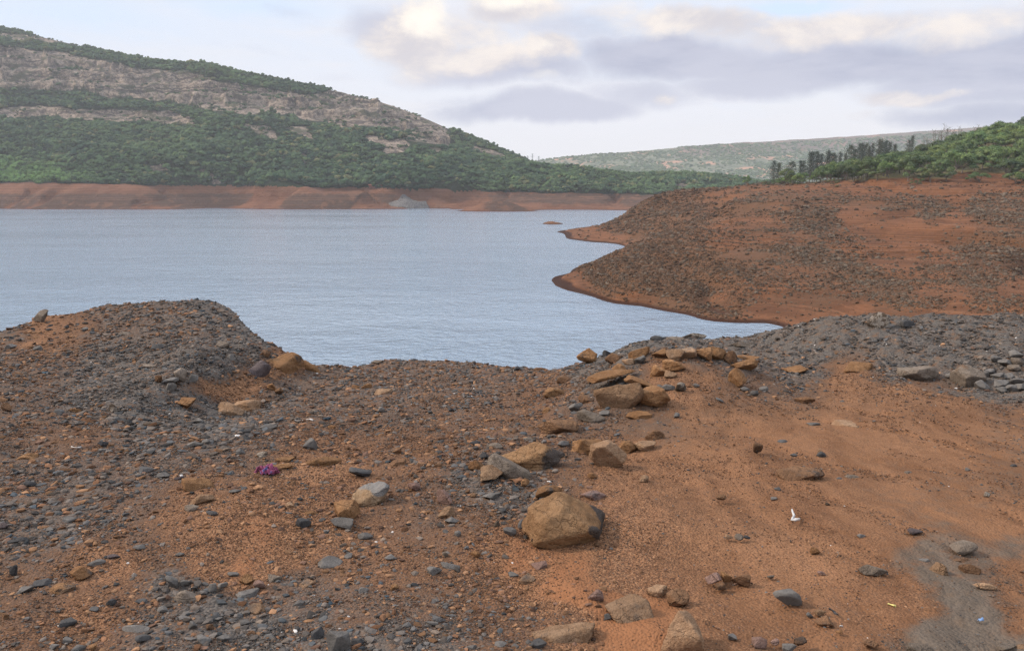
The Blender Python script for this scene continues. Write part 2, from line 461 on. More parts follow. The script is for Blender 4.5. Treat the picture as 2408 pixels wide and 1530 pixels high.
ROCKY = [(1420, 640, 1), (1500, 660, 1), (1600, 690, 1), (1500, 610, .95), (1440, 600, .95), (1560, 560, .9), (1450, 540, .7), (1500, 510, .85), (1560, 480, .9), (1620, 470, .8), (1640, 520, .75), (1700, 490, .6), (1640, 600, .8), (1700, 640, .85), (1750, 700, .7), (1850, 700, .6), (1340, 660, 0), (1380, 545, 0), (1430, 565, 0),
         (1700, 455, .45), (1800, 450, .5), (1800, 480, .75), (1780, 520, .5), (1700, 555, .35), (1800, 545, .45), (1880, 470, .65), (1900, 500, .8), (1950, 520, .7), (1900, 445, .3), (2000, 470, .6), (2070, 470, .5), (2100, 480, .8), (2200, 490, .8), (2000, 505, .1), (2100, 520, .05), (2250, 515, .15), (2350, 465, .7), (2300, 490, .7), (2380, 500, .7), (2250, 450, .15),
         (2100, 440, .1), (2200, 430, 0), (2350, 430, 0), (2000, 435, .05), (1880, 570, .5), (1820, 610, .7), (1900, 590, .8), (2000, 570, .3), (2100, 545, .05), (2050, 560, .1), (1960, 620, .7), (2080, 620, .3), (2120, 600, 0), (2200, 590, .1), (2150, 560, .1), (2250, 560, .5), (2350, 540, .6), (2300, 600, .6), (2400, 600, .7), (2200, 640, .5), (2030, 650, .8), (2100, 680, .75),
         (1950, 680, .6), (2000, 700, .5), (2200, 690, .5), (2300, 670, .6), (2380, 700, .2), (2250, 725, .05), (2000, 735, .1), (1850, 740, .1), (1700, 735, .5), (1600, 725, .6), (1500, 700, .5), (1790, 745, .05)]
ROCKY = np.array(ROCKY, float)
RXY = ROCKY[:, :2] * [1, 1.5]


def rocky(px, py):
    q = np.stack([px, py * 1.5], -1).reshape(-1, 2); out = np.empty(len(q))
    for s in range(0, len(q), 50000):
        c = q[s:s + 50000]; d2 = ((c[:, None] - RXY[None]) ** 2).sum(-1); w = 1 / (d2 + 200) ** 2
        out[s:s + 50000] = (w * ROCKY[:, 2]).sum(1) / w.sum(1)
    return out.reshape(np.shape(px))


def bank_material(name, wet=True, scale=1.0, tint=(1, 1, 1)):
    m, nt, out = new_mat(name); T = NT(nt)
    co = T.n('ShaderNodeNewGeometry').outputs['Position']
    z = T.n('ShaderNodeSeparateXYZ', {0: co}).outputs[2]
    r = T.attr('rocky')
    n1 = T.noise(co, .09 * scale, 5, .6); n2 = T.noise(co, .6 * scale, 5, .65); n3 = T.noise(co, 2.6 * scale, 4, .7)
    zz = T.math('ADD', z, T.math('MULTIPLY', n1, 1.5))
    band = T.n('ShaderNodeTexNoise', {'Scale': 1.0, 'Detail': 3.0, 'W': T.math('MULTIPLY', zz, 3.2)}, noise_dimensions='1D').outputs[0]
    c = lambda v: tuple(a * b for a, b in zip(v, tint))
    soil = T.mix(T.maprange(n1, .38, .62), c((.092, .039, .019)), c((.148, .062, .029)))
    soil = T.mix(T.maprange(n2, .5, .75), soil, c((.100, .050, .026)))
    soil = T.mix(T.math('MULTIPLY', T.maprange(band, .5, .68), .6), soil, c((.195, .088, .043)))
    soil = T.mix(T.math('MULTIPLY', T.maprange(band, .46, .32), .6), soil, c((.11, .045, .02)))
    dark = T.mix(n3, c((.070, .037, .021)), c((.130, .068, .036)))
    rr = T.math('ADD', r, T.math('MULTIPLY', T.math('SUBTRACT', n2, .5), 1.2))
    col = T.mix(T.math('MULTIPLY', T.maprange(rr, .3, .8), .85), soil, dark)
    col = T.mix(T.attr('grass'), col, T.mix(n2, (.060, .062, .028), (.205, .165, .090)))
    if wet:
        wz = T.math('ADD', z, T.math('MULTIPLY', T.math('SUBTRACT', n2, .5), .25))
        col = T.mix(T.maprange(wz, .55, .15), col, (.040, .017, .010))
    h = T.math('ADD', T.math('MULTIPLY', n3, .6), T.math('ADD', n2, T.math('MULTIPLY', band, .5)))
    bsdf(T, out, col, .95, h, .8, .5 / scale, .1)
    return m


# lower edge of the wood on the promontory
EDGEX = [1800, 1880, 1990, 2060, 2130, 2160, 2235, 2250, 2360, 2375, 2440, 2700]
EDGEY = [436, 433, 427, 424, 421, 420, 420, 407, 408, 424, 426, 426]
M_BANK = bank_material('bare_bank')


def build_prom():
    nr, nc = 620, 800
    b = np.linspace(math.log(80), math.log(800), nr)
    a = np.linspace(-.06, 1.25, nc); a = np.where(a > .7, .7 + (a - .7) * 1.6, a)
    A, B = np.meshgrid(a, b); Y = np.exp(B); X = A * Y
    Z = prom_z(X, Y)
    px, py = project(X, Y, Z)
    r = rocky(px, py) + .25 * fbm2(X / 14, Y / 14, 3, 111)
    me = new_mesh('promontory', np.stack([X, Y, Z], -1).reshape(-1, 3), grid_faces(nr, nc), True, {'rocky': np.clip(r, 0, 1), 'grass': sstep(0, 5, np.interp(px, EDGEX, EDGEY) - py + 5 * fbm2(X / 9, Y / 9, 3, 115)) * (px > 1830)})
    return tag(link('promontory', me, M_BANK), 'bare rust coloured promontory sloping down to the water on the right', kind='structure')


build_prom()

# islet off the spit
def build_islet():
    nr = nc = 60
    u, v = np.meshgrid(np.linspace(-1, 1, nc), np.linspace(-1, 1, nr))
    Y0 = shoreY(527); s = Y0 / F
    ax, bx = 25 * s, 13
    R = np.sqrt(u * u + v * v)
    z = 1.5 * (1 - R ** 1.6) * (1 - .45 * u) + .35 * fbm2(u * 4, v * 4, 3, 5)
    z = np.maximum(z, -.8)
    X = 96 * s + u * ax; Y = Y0 + 6 + v * bx
    me = new_mesh('islet', np.stack([X, Y, z], -1).reshape(-1, 3), grid_faces(nr, nc), True, {'rocky': np.full(nr * nc, .55)})
    tag(link('islet', me, M_BANK), 'tiny dark rocky islet in the lake off the spit', kind='structure')


build_islet()

# ------------------------------------------------------------------ far shore, the big hill and the hazy range behind
hp = []


def H(x, Y, z=None, py=None):
    if z is None: z = CAMZ - float(slope(py)) * Y
    hp.append((float(acoef(x, 400)), Y / 1000, z))


SH = [(-900, 470), (-300, 490), (0, 491), (200, 492), (480, 490), (560, 489), (850, 490), (1000, 490), (1080, 491), (1150, 497), (1225, 495), (1300, 493.5), (1460, 494.5), (1600, 494), (1900, 492), (2500, 490)]
for x, py in SH:
    Y = shoreY(py); H(x, Y, 0); H(x, Y - 60, -4)
for x, py, Y in ((-900, 430, 1000), (-300, 430, 1100), (0, 431, 1110), (300, 436, 1110), (600, 438, 1110), (900, 442, 1105), (1050, 447, 1110), (1200, 453, 1130), (1350, 456, 1140), (1500, 458, 1150),
                 (100, 452, 1060), (350, 455, 1075), (600, 460, 1065), (850, 452, 1070), (1170, 468, 1020), (1090, 484, 1035),
                 (-900, 5, 1700), (-400, 12, 1700), (-400, 300, 1320), (-400, 380, 1180), (-400, 210, 1450), (-400, 90, 1530),
                 (0, 395, 1165), (0, 340, 1260), (0, 287, 1340), (0, 250, 1400), (0, 208, 1450), (0, 110, 1515), (0, 82, 1600), (0, 60, 1680),
                 (150, 395, 1180), (220, 415, 1150), (300, 395, 1165), (300, 330, 1275), (300, 265, 1375), (300, 240, 1430), (300, 160, 1495), (300, 130, 1620),
                 (450, 390, 1170), (450, 250, 1410), (450, 180, 1485), (450, 160, 1600),
                 (600, 390, 1180), (600, 330, 1285), (600, 278, 1390), (600, 262, 1425), (600, 203, 1480), (600, 180, 1600),
                 (800, 400, 1170), (800, 340, 1285), (800, 295, 1400), (800, 232, 1480), (800, 217, 1560),
                 (950, 400, 1185), (950, 350, 1275), (950, 315, 1380), (950, 268, 1470),
                 (1050, 400, 1185), (1050, 352, 1320), (1050, 336, 1420), (1130, 356, 1400), (1200, 420, 1180), (1200, 390, 1290), (1200, 381, 1370), (1270, 401, 1320), (1270, 420, 1200), (1340, 393, 1270), (1340, 425, 1190),
                 (1480, 414, 1270), (1480, 440, 1200), (1560, 411, 1300), (1650, 411, 1320), (1640, 438, 1220), (1780, 436, 1350), (1900, 442, 1300), (2400, 440, 1300)):
    H(x, Y, py=py)
for x, z in ((-900, 420), (-400, 400), (0, 385), (300, 320), (600, 255), (800, 200), (950, 140), (1050, 90), (1200, 60), (1350, 40), (1560, 30), (1900, 20), (2500, 20)):
    H(x, 1950, z); H(x, 2300, z * .85)
hp = np.array(hp)
TPSH = TPS(hp[:, :2] * [1.3, 2.0], hp[:, 2], reg=1e-5)

P_BROWN = [
    [(-400, 100), (0, 108), (180, 128), (330, 160), (440, 170), (520, 195), (600, 205), (700, 222), (790, 212), (815, 216), (880, 228), (960, 243), (1010, 270), (1060, 305), (1066, 345), (980, 325), (900, 300), (820, 298), (740, 290), (640, 262), (560, 268), (480, 256), (400, 238), (260, 230), (200, 212), (100, 208), (0, 203), (-400, 190)],
    [(-200, 80), (0, 80), (110, 85), (200, 95), (190, 103), (100, 98), (0, 92), (-200, 90)],
    [(-300, 255), (0, 255), (60, 250), (250, 258), (430, 265), (475, 300), (380, 287), (250, 284), (100, 274), (0, 280), (-300, 280)],
    [(560, 290), (640, 300), (652, 326), (600, 314)], [(652, 290), (722, 300), (748, 330), (690, 314)], [(905, 335), (955, 326), (962, 356), (900, 362)], [(930, 300), (1060, 333), (1055, 347), (960, 330)], [(1095, 340), (1185, 358), (1190, 368), (1110, 352)],
    [(348, 391), (388, 385), (396, 402), (355, 405)], [(458, 391), (490, 400), (508, 421), (475, 415)], [(500, 425), (520, 420), (524, 432), (500, 432)], [(700, 360), (735, 372), (725, 382)], [(1580, 430), (1620, 423), (1620, 436), (1590, 442)], [(840, 318), (900, 322), (930, 345), (860, 335)], [(1010, 350), (1040, 352), (1050, 362), (1015, 362)]]


def brown(px, py):
    jx = 12 * fbm2(px / 40, py / 18, 3, 211); jy = 7 * fbm2(px / 36 + 9, py / 18, 3, 213)
    r = np.zeros(np.shape(px), bool)
    for p in P_BROWN: r |= inside(p, px + jx, py + jy)
    return r


RIDGE_X = [-900, -400, 0, 300, 600, 800, 950, 1050, 1130, 1200, 1270, 1340, 1480, 1560, 1650, 1780, 1900, 2400]
RIDGE_Y = [1700, 1700, 1680, 1620, 1600, 1560, 1470, 1420, 1400, 1370, 1320, 1270, 1270, 1300, 1320, 1350, 1300, 1300]
RIDGE_A = acoef(np.array(RIDGE_X, float), 400)


def bank_valley(X, Y):                # little side valleys cut between the hummocks of the bare bank
    v = ridged2(X / 105 + .35 * fbm2(X / 60, Y / 60, 2, 331) + .2, Y / 400, 2, 333)
    return sstep(.60, .86, v)


def cliff_cover(px, py):
    jx = 14 * fbm2(px / 45, py / 22, 3, 211); jy = 9 * fbm2(px / 40 + 9, py / 20, 3, 213)
    return inside(P_BROWN[0], px + jx, py + jy)


def hill_z(X, Y):
    a = X / Y
    z = TPSH(a * 1.3, Y / 1000 * 2.0)
    px, py = project(X, Y, z)
    yr = np.interp(a, RIDGE_A, RIDGE_Y)
    k = sstep(10, 60, z) * sstep(0, 150, yr - Y)
    # spurs and hollows running down to the lake
    w = .35 * fbm2(X / 160, Y / 160, 2, 303)
    z = z + k * (10 * fbm2(X / 120, Y / 120, 3, 301) + 34 * (ridged2(X / 235 + Y / 520 + w, Y / 900, 2, 305) - .66))
    z = z - sstep(0, 260, Y - yr) * 45 * sstep(30, 60, z)
    # the cliff band: buttresses, gullies and ledges
    c = cliff_cover(px, py).astype(float) * sstep(60, 110, z) * sstep(-10, 50, yr - Y)
    c2 = np.maximum(c, .6 * inside(P_BROWN[2], px, py))
    but = ridged2(X / 58 + .8 * fbm2(X / 70, Y / 60, 2, 309), Y / 150, 3, 307)
    z = z + c2 * (34 * (but - .58))
    st = 24.0; zz = z + 10 * fbm2(X / 100, Y / 100, 3, 311)
    f = zz / st; fr = f - np.floor(f)
    z = z + c2 * .75 * ((np.floor(f) + sstep(.25, .60, fr)) * st - zz)
    z = z + c2 * 4.0 * fbm2(X / 14, Y / 14 + z / 9, 3, 313)
    # drawdown bank: hummocks parted by hollows
    bk = sstep(.1, 3, z) * sstep(33, 25, z)
    z = np.where(bk > 0, z * (1 - .62 * bk * bank_valley(X, Y)), z)
    z = z + bk * (1.6 * fbm2(X / 24, Y / 24, 3, 315) + .8 * fbm2(X / 7, Y / 7, 2, 317))
    for hx, hy, hw, hh, hd in ((1170, 497, 62, 12, 26), (1040, 489, 42, 9, 24), (690, 489, 120, 9, 34)):
        Y0 = shoreY(hy) + hd; x0 = float(acoef(hx, hy)) * Y0; s = hw * Y0 / F
        g = np.exp(-(((X - x0) / s) ** 2) ** 1.3 - ((Y - Y0) / hd) ** 2)
        z = np.maximum(z, np.where(g > .03, hh * g - .6, -9))
    return np.maximum(z, -4.5)


def hill_material():
    m, nt, out = new_mat('hillside'); T = NT(nt)
    co = T.n('ShaderNodeNewGeometry').outputs['Position']
    sp = T.n('ShaderNodeSeparateXYZ', {0: co}); z = sp.outputs[2]
    b = T.attr('brown'); lo = T.attr('bank')
    n1 = T.noise(co, .02, 6, .6); n2 = T.noise(co, .12, 6, .68); n3 = T.noise(co, .5, 4, .7)
    str_ = T.n('ShaderNodeTexNoise', {'Scale': 1.0, 'Detail': 4.0, 'Roughness': .6, 'W': T.math('ADD', T.math('MULTIPLY', z, .16), T.math('MULTIPLY', n1, 7.0))}, noise_dimensions='1D').outputs[0]
    rock = T.mix(T.maprange(n2, .38, .60), (.125, .095, .076), (.335, .262, .198))
    rock = T.mix(T.math('MULTIPLY', T.math('MULTIPLY', T.maprange(str_, .52, .40), .85), T.maprange(n1, .38, .55)), rock, (.058, .045, .040))  # dark strata, with crevice shade of the cliff put into the rock colour
    rock = T.mix(T.math('MULTIPLY', T.maprange(n3, .52, .62), .85), rock, (.055, .044, .038))
    scr = T.noise(T.n('ShaderNodeMapping', {'Vector': co, 'Scale': (1, 1, 2.6)}).outputs[0], .030, 6, .68)
    rock = T.mix(T.math('MULTIPLY', T.maprange(scr, .53, .60), .85), rock, T.mix(n3, (.040, .046, .026), (.085, .085, .050)))
    bank = T.mix(T.maprange(n1, .4, .6), (.135, .058, .033), (.185, .084, .047))
    hum = T.math('ADD', T.math('SUBTRACT', 1.0, T.attr('valley')), T.math('MULTIPLY', T.math('SUBTRACT', n2, .5), 1.6))
    top = T.maprange(z, 26, 14)
    bank = T.mix(T.math('MULTIPLY', T.maprange(T.math('MULTIPLY', hum, top), .35, .70), .92), bank, T.mix(n3, (.046, .029, .022), (.100, .060, .042)))
    bank = T.mix(T.math('MULTIPLY', T.maprange(T.noise(co, .06, 4, .6), .54, .62), .6), bank, (.185, .088, .05)); sl = T.n('ShaderNodeTexNoise', {'Scale': 1.0, 'Detail': 3.0, 'W': T.math('ADD', T.math('MULTIPLY', z, .9), T.math('MULTIPLY', n1, 5.0))}, noise_dimensions='1D').outputs[0]
    bank = T.mix(T.math('MULTIPLY', T.maprange(sl, .56, .70), .5), bank, (.255, .125, .072)); bank = T.mix(T.math('MULTIPLY', T.maprange(sl, .42, .30), .6), bank, (.075, .036, .024))
    bank = T.mix(T.maprange(T.math('ADD', z, n2), 1.6, .8), bank, (.085, .032, .018))
    under = T.mix(n2, (.012, .020, .010), (.026, .036, .017))  # wood floor kept near black: shade between crowns put into its colour
    col = T.mix(T.maprange(b, .35, .65), under, rock)
    col = T.mix(T.maprange(lo, .4, .6), col, bank)
    h = T.math('ADD', n2, T.math('ADD', T.math('MULTIPLY', n3, .5), T.math('MULTIPLY', str_, .8)))
    bsdf(T, out, col, .95, h, .9, 5.0, .05)
    return m


def build_hill():
    nr, nc = 620, 1150
    Yv = np.concatenate([np.linspace(860, 1130, 170), np.linspace(1131.5, 1720, 380), np.linspace(1730, 2350, 70)])
    a = np.linspace(-1.15, .8, nc)
    A, Y = np.meshgrid(a, Yv); X = A * Y
    Z = hill_z(X, Y)
    px, py = project(X, Y, Z)
    br = brown(px, py).astype(float); val = bank_valley(X, Y)
    for ax in (0, 1): br = (br + np.roll(br, 1, ax) + np.roll(br, -1, ax)) / 3
    lim = np.interp(px, [0, 300, 600, 900, 1200, 1530, 2000], [429, 435, 438, 442, 452, 457, 457])
    lo = ((py > lim + 3 * fbm2(px / 18, px * 0, 2, 5)) & (Y < 1260)).astype(float)
    me = new_mesh('hillside', np.stack([X, Y, Z], -1).reshape(-1, 3), grid_faces(nr, nc), True, {'brown': br, 'bank': lo, 'valley': val})
    tag(link('hillside', me, hill_material()), 'long hill with bare cliff band across the lake', kind='structure')


build_hill()

fp = []
for x, py, Y in ((900, 430, 3400), (1150, 405, 3400), (1255, 383, 3450), (1300, 374, 3500), (1400, 364, 3500), (1480, 360, 3500), (1500, 359, 3500), (1562, 358, 3500), (1585, 356, 3500), (1594, 347, 3500), (1612, 346, 3500), (1800, 339, 3500), (2000, 329, 3500), (2150, 321, 3500), (2408, 303, 3500), (2900, 290, 3500)):
    fp.append((float(acoef(x, 400)), 3.5 if Y > 3450 else Y / 1000, CAMZ - float(slope(py)) * Y))
    for py2, Y2 in ((440, 2400), (412, 2900)):
        if py2 > py + 20: fp.append((float(acoef(x, 400)), Y2 / 1000, CAMZ - float(slope(py2)) * Y2))
    fp.append((float(acoef(x, 400)), 3.9, CAMZ - float(slope(py)) * 3500 - 25))
for x in (1650, 1900, 2150, 2500): 
    for py, Y in ((360, 3380), (385, 3150)): fp.append((float(acoef(x, 400)), Y / 1000, CAMZ - float(slope(py + (1900 - x) * .02)) * Y))
fp = np.array(fp)
TPSF = TPS(fp[:, :2] * [1.5, 1.0], fp[:, 2], reg=1e-6)


def range_z(X, Y):
    z = TPSF(X / Y * 1.5, Y / 1000)
    k = sstep(3500, 3200, Y)
    return np.maximum(z + k * (14 * fbm2(X / 260, Y / 260, 4, 401) + 16 * (ridged2(X / 230, Y / 500, 3, 403) - .6)) + 2.5 * fbm2(X / 40, Y / 40, 2, 405), -4)


def build_range():
    nr, nc = 200, 520
    A, Y = np.meshgrid(np.linspace(-.3, 1.0, nc), np.linspace(2360, 3900, nr)); X = A * Y
    Z = range_z(X, Y)
    px, py = project(X, Y, Z)
    m, nt, out = new_mat('far_range'); T = NT(nt)
    co = T.n('ShaderNodeNewGeometry').outputs['Position']
    n1 = T.noise(co, .009, 5, .6); n2 = T.noise(co, .06, 5, .7); n3 = T.noise(co, .016, 4, .6)
    cap = T.attr('cap')
    c = T.mix(T.maprange(n2, .35, .65), (.065, .082, .050), (.175, .175, .115))  # greens lightened and greyed, putting part of the distance haze into the colour
    c = T.mix(T.maprange(n1, .55, .60), c, (.38, .20, .13))
    c = T.mix(T.math('MULTIPLY', cap, T.maprange(n2, .3, .6)), c, (.13, .085, .07))
    bsdf(T, out, c, .95, n2, .8, 12, .05)
    ridge = np.interp(px, [1150, 1255, 1565, 1600, 1800, 2000, 2150, 2408], [405, 383, 359, 347, 339, 329, 321, 303])
    capm = sstep(26, 14, py - ridge) * sstep(1560, 1620, px)
    me = new_mesh('far_range', np.stack([X, Y, Z], -1).reshape(-1, 3), grid_faces(nr, nc), True, {'cap': capm})
    tag(link('far_range', me, m), 'hazy wooded range far behind the lake', kind='structure')


build_range()

# ------------------------------------------------------------------ lake
def build_lake():
    m, nt, out = new_mat('lake_water'); T = NT(nt)
    co = T.n('ShaderNodeNewGeometry').outputs['Position']
    rot = T.n('ShaderNodeMapping', {'Vector': co, 'Rotation': (0, 0, math.radians(14)), 'Scale': (.9, 1, 1)}).outputs[0]
    w1 = T.noise(rot, .75, 3, .55, .4); w2 = T.noise(rot, 2.6, 3, .6, .3); w3 = T.noise(rot, .16, 3, .6, .6)
    patch = T.maprange(T.noise(T.n('ShaderNodeMapping', {'Vector': co, 'Rotation': (0, 0, .5), 'Scale': (.35, 1, 1)}).outputs[0], .014, 5, .6), .35, .68, .35, 1.1)
    h = T.math('MULTIPLY', T.math('ADD', T.math('MULTIPLY', w3, 1.2), T.math('ADD', w1, T.math('MULTIPLY', w2, .33))), patch)
    bp = T.n('ShaderNodeBump', {'Height': h, 'Strength': 1.0, 'Distance': .70})
    b = T.n('ShaderNodeBsdfPrincipled', {'Base Color': (.172, .228, .288, 1), 'Roughness': .12, 'IOR': 1.6, 'Specular IOR Level': .5})
    nt.links.new(bp.outputs[0], b.inputs['Normal']); nt.links.new(b.outputs[0], out.inputs['Surface'])
    V = np.array([(-2600, 24, 0), (2600, 24, 0), (2600, 2400, 0), (-2600, 2400, 0)], float)
    tag(link('lake_water', new_mesh('lake_water', V, np.array([[0, 1, 2, 3]])), m), 'rippled pale blue reservoir water', kind='structure')


build_lake()
# ------------------------------------------------------------------ stones
def rock_material(name, cols, patch=None, patch_amt=(.55, .68), scale=1.0, bump=.9, crack=True, bdist=.045, side=None):
    m, nt, out = new_mat(name); T = NT(nt)
    tc = T.n('ShaderNodeTexCoord').outputs['Object']
    oi = T.n('ShaderNodeObjectInfo'); rnd = oi.outputs['Random']
    off = T.n('ShaderNodeCombineXYZ', {0: T.math('MULTIPLY', rnd, 37.0), 1: T.math('MULTIPLY', rnd, 91.0), 2: rnd}).outputs[0]
    co = T.vm('ADD', tc, off)
    n1 = T.noise(co, 4 * scale, 5, .6); n2 = T.noise(co, 17 * scale, 5, .65); n3 = T.noise(co, 70 * scale, 4, .7)
    c = T.mix(T.maprange(n1, .35, .65), cols[0], cols[1])
    c = T.mix(T.math('MULTIPLY', T.maprange(n2, .5, .7), .7), c, cols[2])
    if patch:
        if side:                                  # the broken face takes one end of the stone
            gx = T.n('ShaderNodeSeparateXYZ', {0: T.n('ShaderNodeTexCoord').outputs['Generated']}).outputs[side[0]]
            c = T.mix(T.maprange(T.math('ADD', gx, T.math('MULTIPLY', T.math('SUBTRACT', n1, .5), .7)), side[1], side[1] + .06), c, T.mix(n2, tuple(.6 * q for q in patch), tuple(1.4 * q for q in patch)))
        else: c = T.mix(T.maprange(T.math('ADD', T.noise(co, 2.6 * scale, 5, .6), T.math('MULTIPLY', T.math('SUBTRACT', n2, .5), .25)), *patch_amt), c, patch)
    c = T.mix(T.math('MULTIPLY', T.maprange(n3, .52, .72), .45), c, tuple(.5 * v for v in cols[0]))
    c = T.mix(T.math('MULTIPLY', T.maprange(n3, .45, .3), .35), c, tuple(min(1, 1.6 * v) for v in cols[1]))
    hsv = T.n('ShaderNodeHueSaturation', {'Hue': .5, 'Saturation': 1.0, 'Value': T.math('ADD', .8, T.math('MULTIPLY', rnd, .4)), 'Color': c})
    h = T.math('ADD', T.math('MULTIPLY', n2, 1.1), T.math('MULTIPLY', n3, .6))
    if crack:
        cr = T.n('ShaderNodeTexVoronoi', {'Vector': T.vm('ADD', T.n('ShaderNodeMapping', {'Vector': co, 'Scale': (1, 1, 2.2)}).outputs[0], T.vm('MULTIPLY', T.noise(co, 5 * scale, 4, .6, col=True), (.3, .3, .3))), 'Scale': 5.5 * scale})
        cr.feature = 'DISTANCE_TO_EDGE'
        k = T.math('MULTIPLY', T.maprange(cr.outputs['Distance'], .035, 0.0), T.maprange(n1, .45, .6))
        h = T.math('SUBTRACT', h, T.math('MULTIPLY', k, .7))
    bsdf(T, out, hsv.outputs[0], .95, h, bump, bdist, .08)
    return m


ROCKMAT = {
    'ochre': rock_material('ochre_rock', ((.185, .094, .043), (.27, .146, .071), (.13, .065, .032)), (.085, .072, .062), (.60, .70)),
    'tan': rock_material('tan_rock', ((.225, .132, .075), (.31, .195, .118), (.165, .094, .053)), (.15, .115, .09), (.60, .72)),
    'brown': rock_material('brown_rock', ((.125, .068, .038), (.20, .110, .060), (.09, .05, .03)), (.07, .058, .05), (.55, .68)),
    'pink': rock_material('pinkish_rock', ((.165, .100, .078), (.225, .140, .110), (.12, .075, .06)), (.11, .085, .08), (.58, .7)),
    'slate': rock_material('slate', ((.094, .084, .075), (.142, .127, .113), (.067, .060, .055)), (.13, .095, .07), (.66, .8), 1.6, .6, False, .015),
    'dark': rock_material('dark_slate', ((.046, .043, .042), (.078, .073, .069), (.032, .030, .030)), None, (.6, .7), 1.6, .6, False, .015),
    'grey': rock_material('grey_rock', ((.145, .112, .085), (.21, .165, .128), (.10, .078, .06)), (.17, .10, .06), (.6, .72)),
    'pale': rock_material('pale_rock', ((.22, .175, .135), (.34, .285, .23), (.14, .105, .075)), (.085, .06, .042), (.46, .53), 2.2),
    'two': rock_material('pale_and_ochre_rock', ((.25, .150, .078), (.31, .21, .13), (.17, .10, .05)), (.215, .20, .185), (.48, .56), side=(2, .70)),
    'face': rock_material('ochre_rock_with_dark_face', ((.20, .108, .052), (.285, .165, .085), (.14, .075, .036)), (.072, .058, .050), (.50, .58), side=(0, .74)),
    'purple': rock_material('purple_grey_rock', ((.085, .066, .064), (.125, .096, .090), (.06, .045, .045)), (.05, .04, .04), (.6, .7)),
}
COLWORD = {'ochre': 'ochre', 'tan': 'tan', 'brown': 'brown', 'pink': 'pinkish', 'slate': 'grey', 'dark': 'dark grey', 'grey': 'weathered grey', 'pale': 'pale'}


def rock_verts(seed, level, planes=14, p=9, rough=.05, faces=None):
    r = np.random.default_rng(seed)
    D, Fc = ICO[level]
    n = r.normal(size=(planes, 3)); n /= np.linalg.norm(n, axis=1)[:, None]
    h = r.uniform(.62, 1.0, planes)
    if faces is not None:                            # cleavage faces read off the photograph
        fa = np.array(faces, float); n[:len(fa)] = fa[:, :3] / np.linalg.norm(fa[:, :3], axis=1)[:, None]; h[:len(fa)] = fa[:, 3]; h[len(fa):] = r.uniform(.93, 1.05, planes - len(fa))
    d = np.maximum(D @ n.T, 1e-3) / h
    rad = 1 / ((d ** p).sum(1) ** (1 / p))
    rad = np.minimum(rad, 1.5)
    V = D * rad[:, None]
    if level >= 3:
        V = V * (1 + rough * 1.6 * fbm3(V * 2.1 + seed % 97, 3, seed % 1000)[:, None] + rough * .55 * fbm3(V * 7 + seed % 89, 3, seed % 997)[:, None])
    lo, hi = V.min(0), V.max(0)
    V = (V - (lo + hi) / 2) / (hi - lo)              # unit box
    return V, Fc


def pix_ground(px, py):                               # where the sight line through a raster point meets the near ground
    a = float(acoef(px, py)); s = float(slope(py))
    Yv = np.exp(np.linspace(math.log(2.2), math.log(26), 900))
    below = near_z(a * Yv, Yv) >= CAMZ - s * Yv
    i = int(np.argmax(below)) if below.any() else len(Yv) - 1
    return a * Yv[i], Yv[i]


R0 = {'A4': (0, 790), 'A5': (1240, 790), 'A6': (2480, 790), 'B1': (0, 1574), 'B2': (1240, 1574), 'B3': (2480, 1574)}
STYLE = {'ochre': (10, 22, .075), 'tan': (10, 24, .065), 'brown': (10, 22, .07), 'pink': (11, 12, .05), 'slate': (9, 34, .022), 'dark': (9, 34, .022), 'grey': (10, 20, .05), 'pale': (12, 11, .055), 'two': (11, 16, .06), 'face': (10, 20, .075), 'purple': (13, 10, .06)}
n_stone = 0
PLACED = []


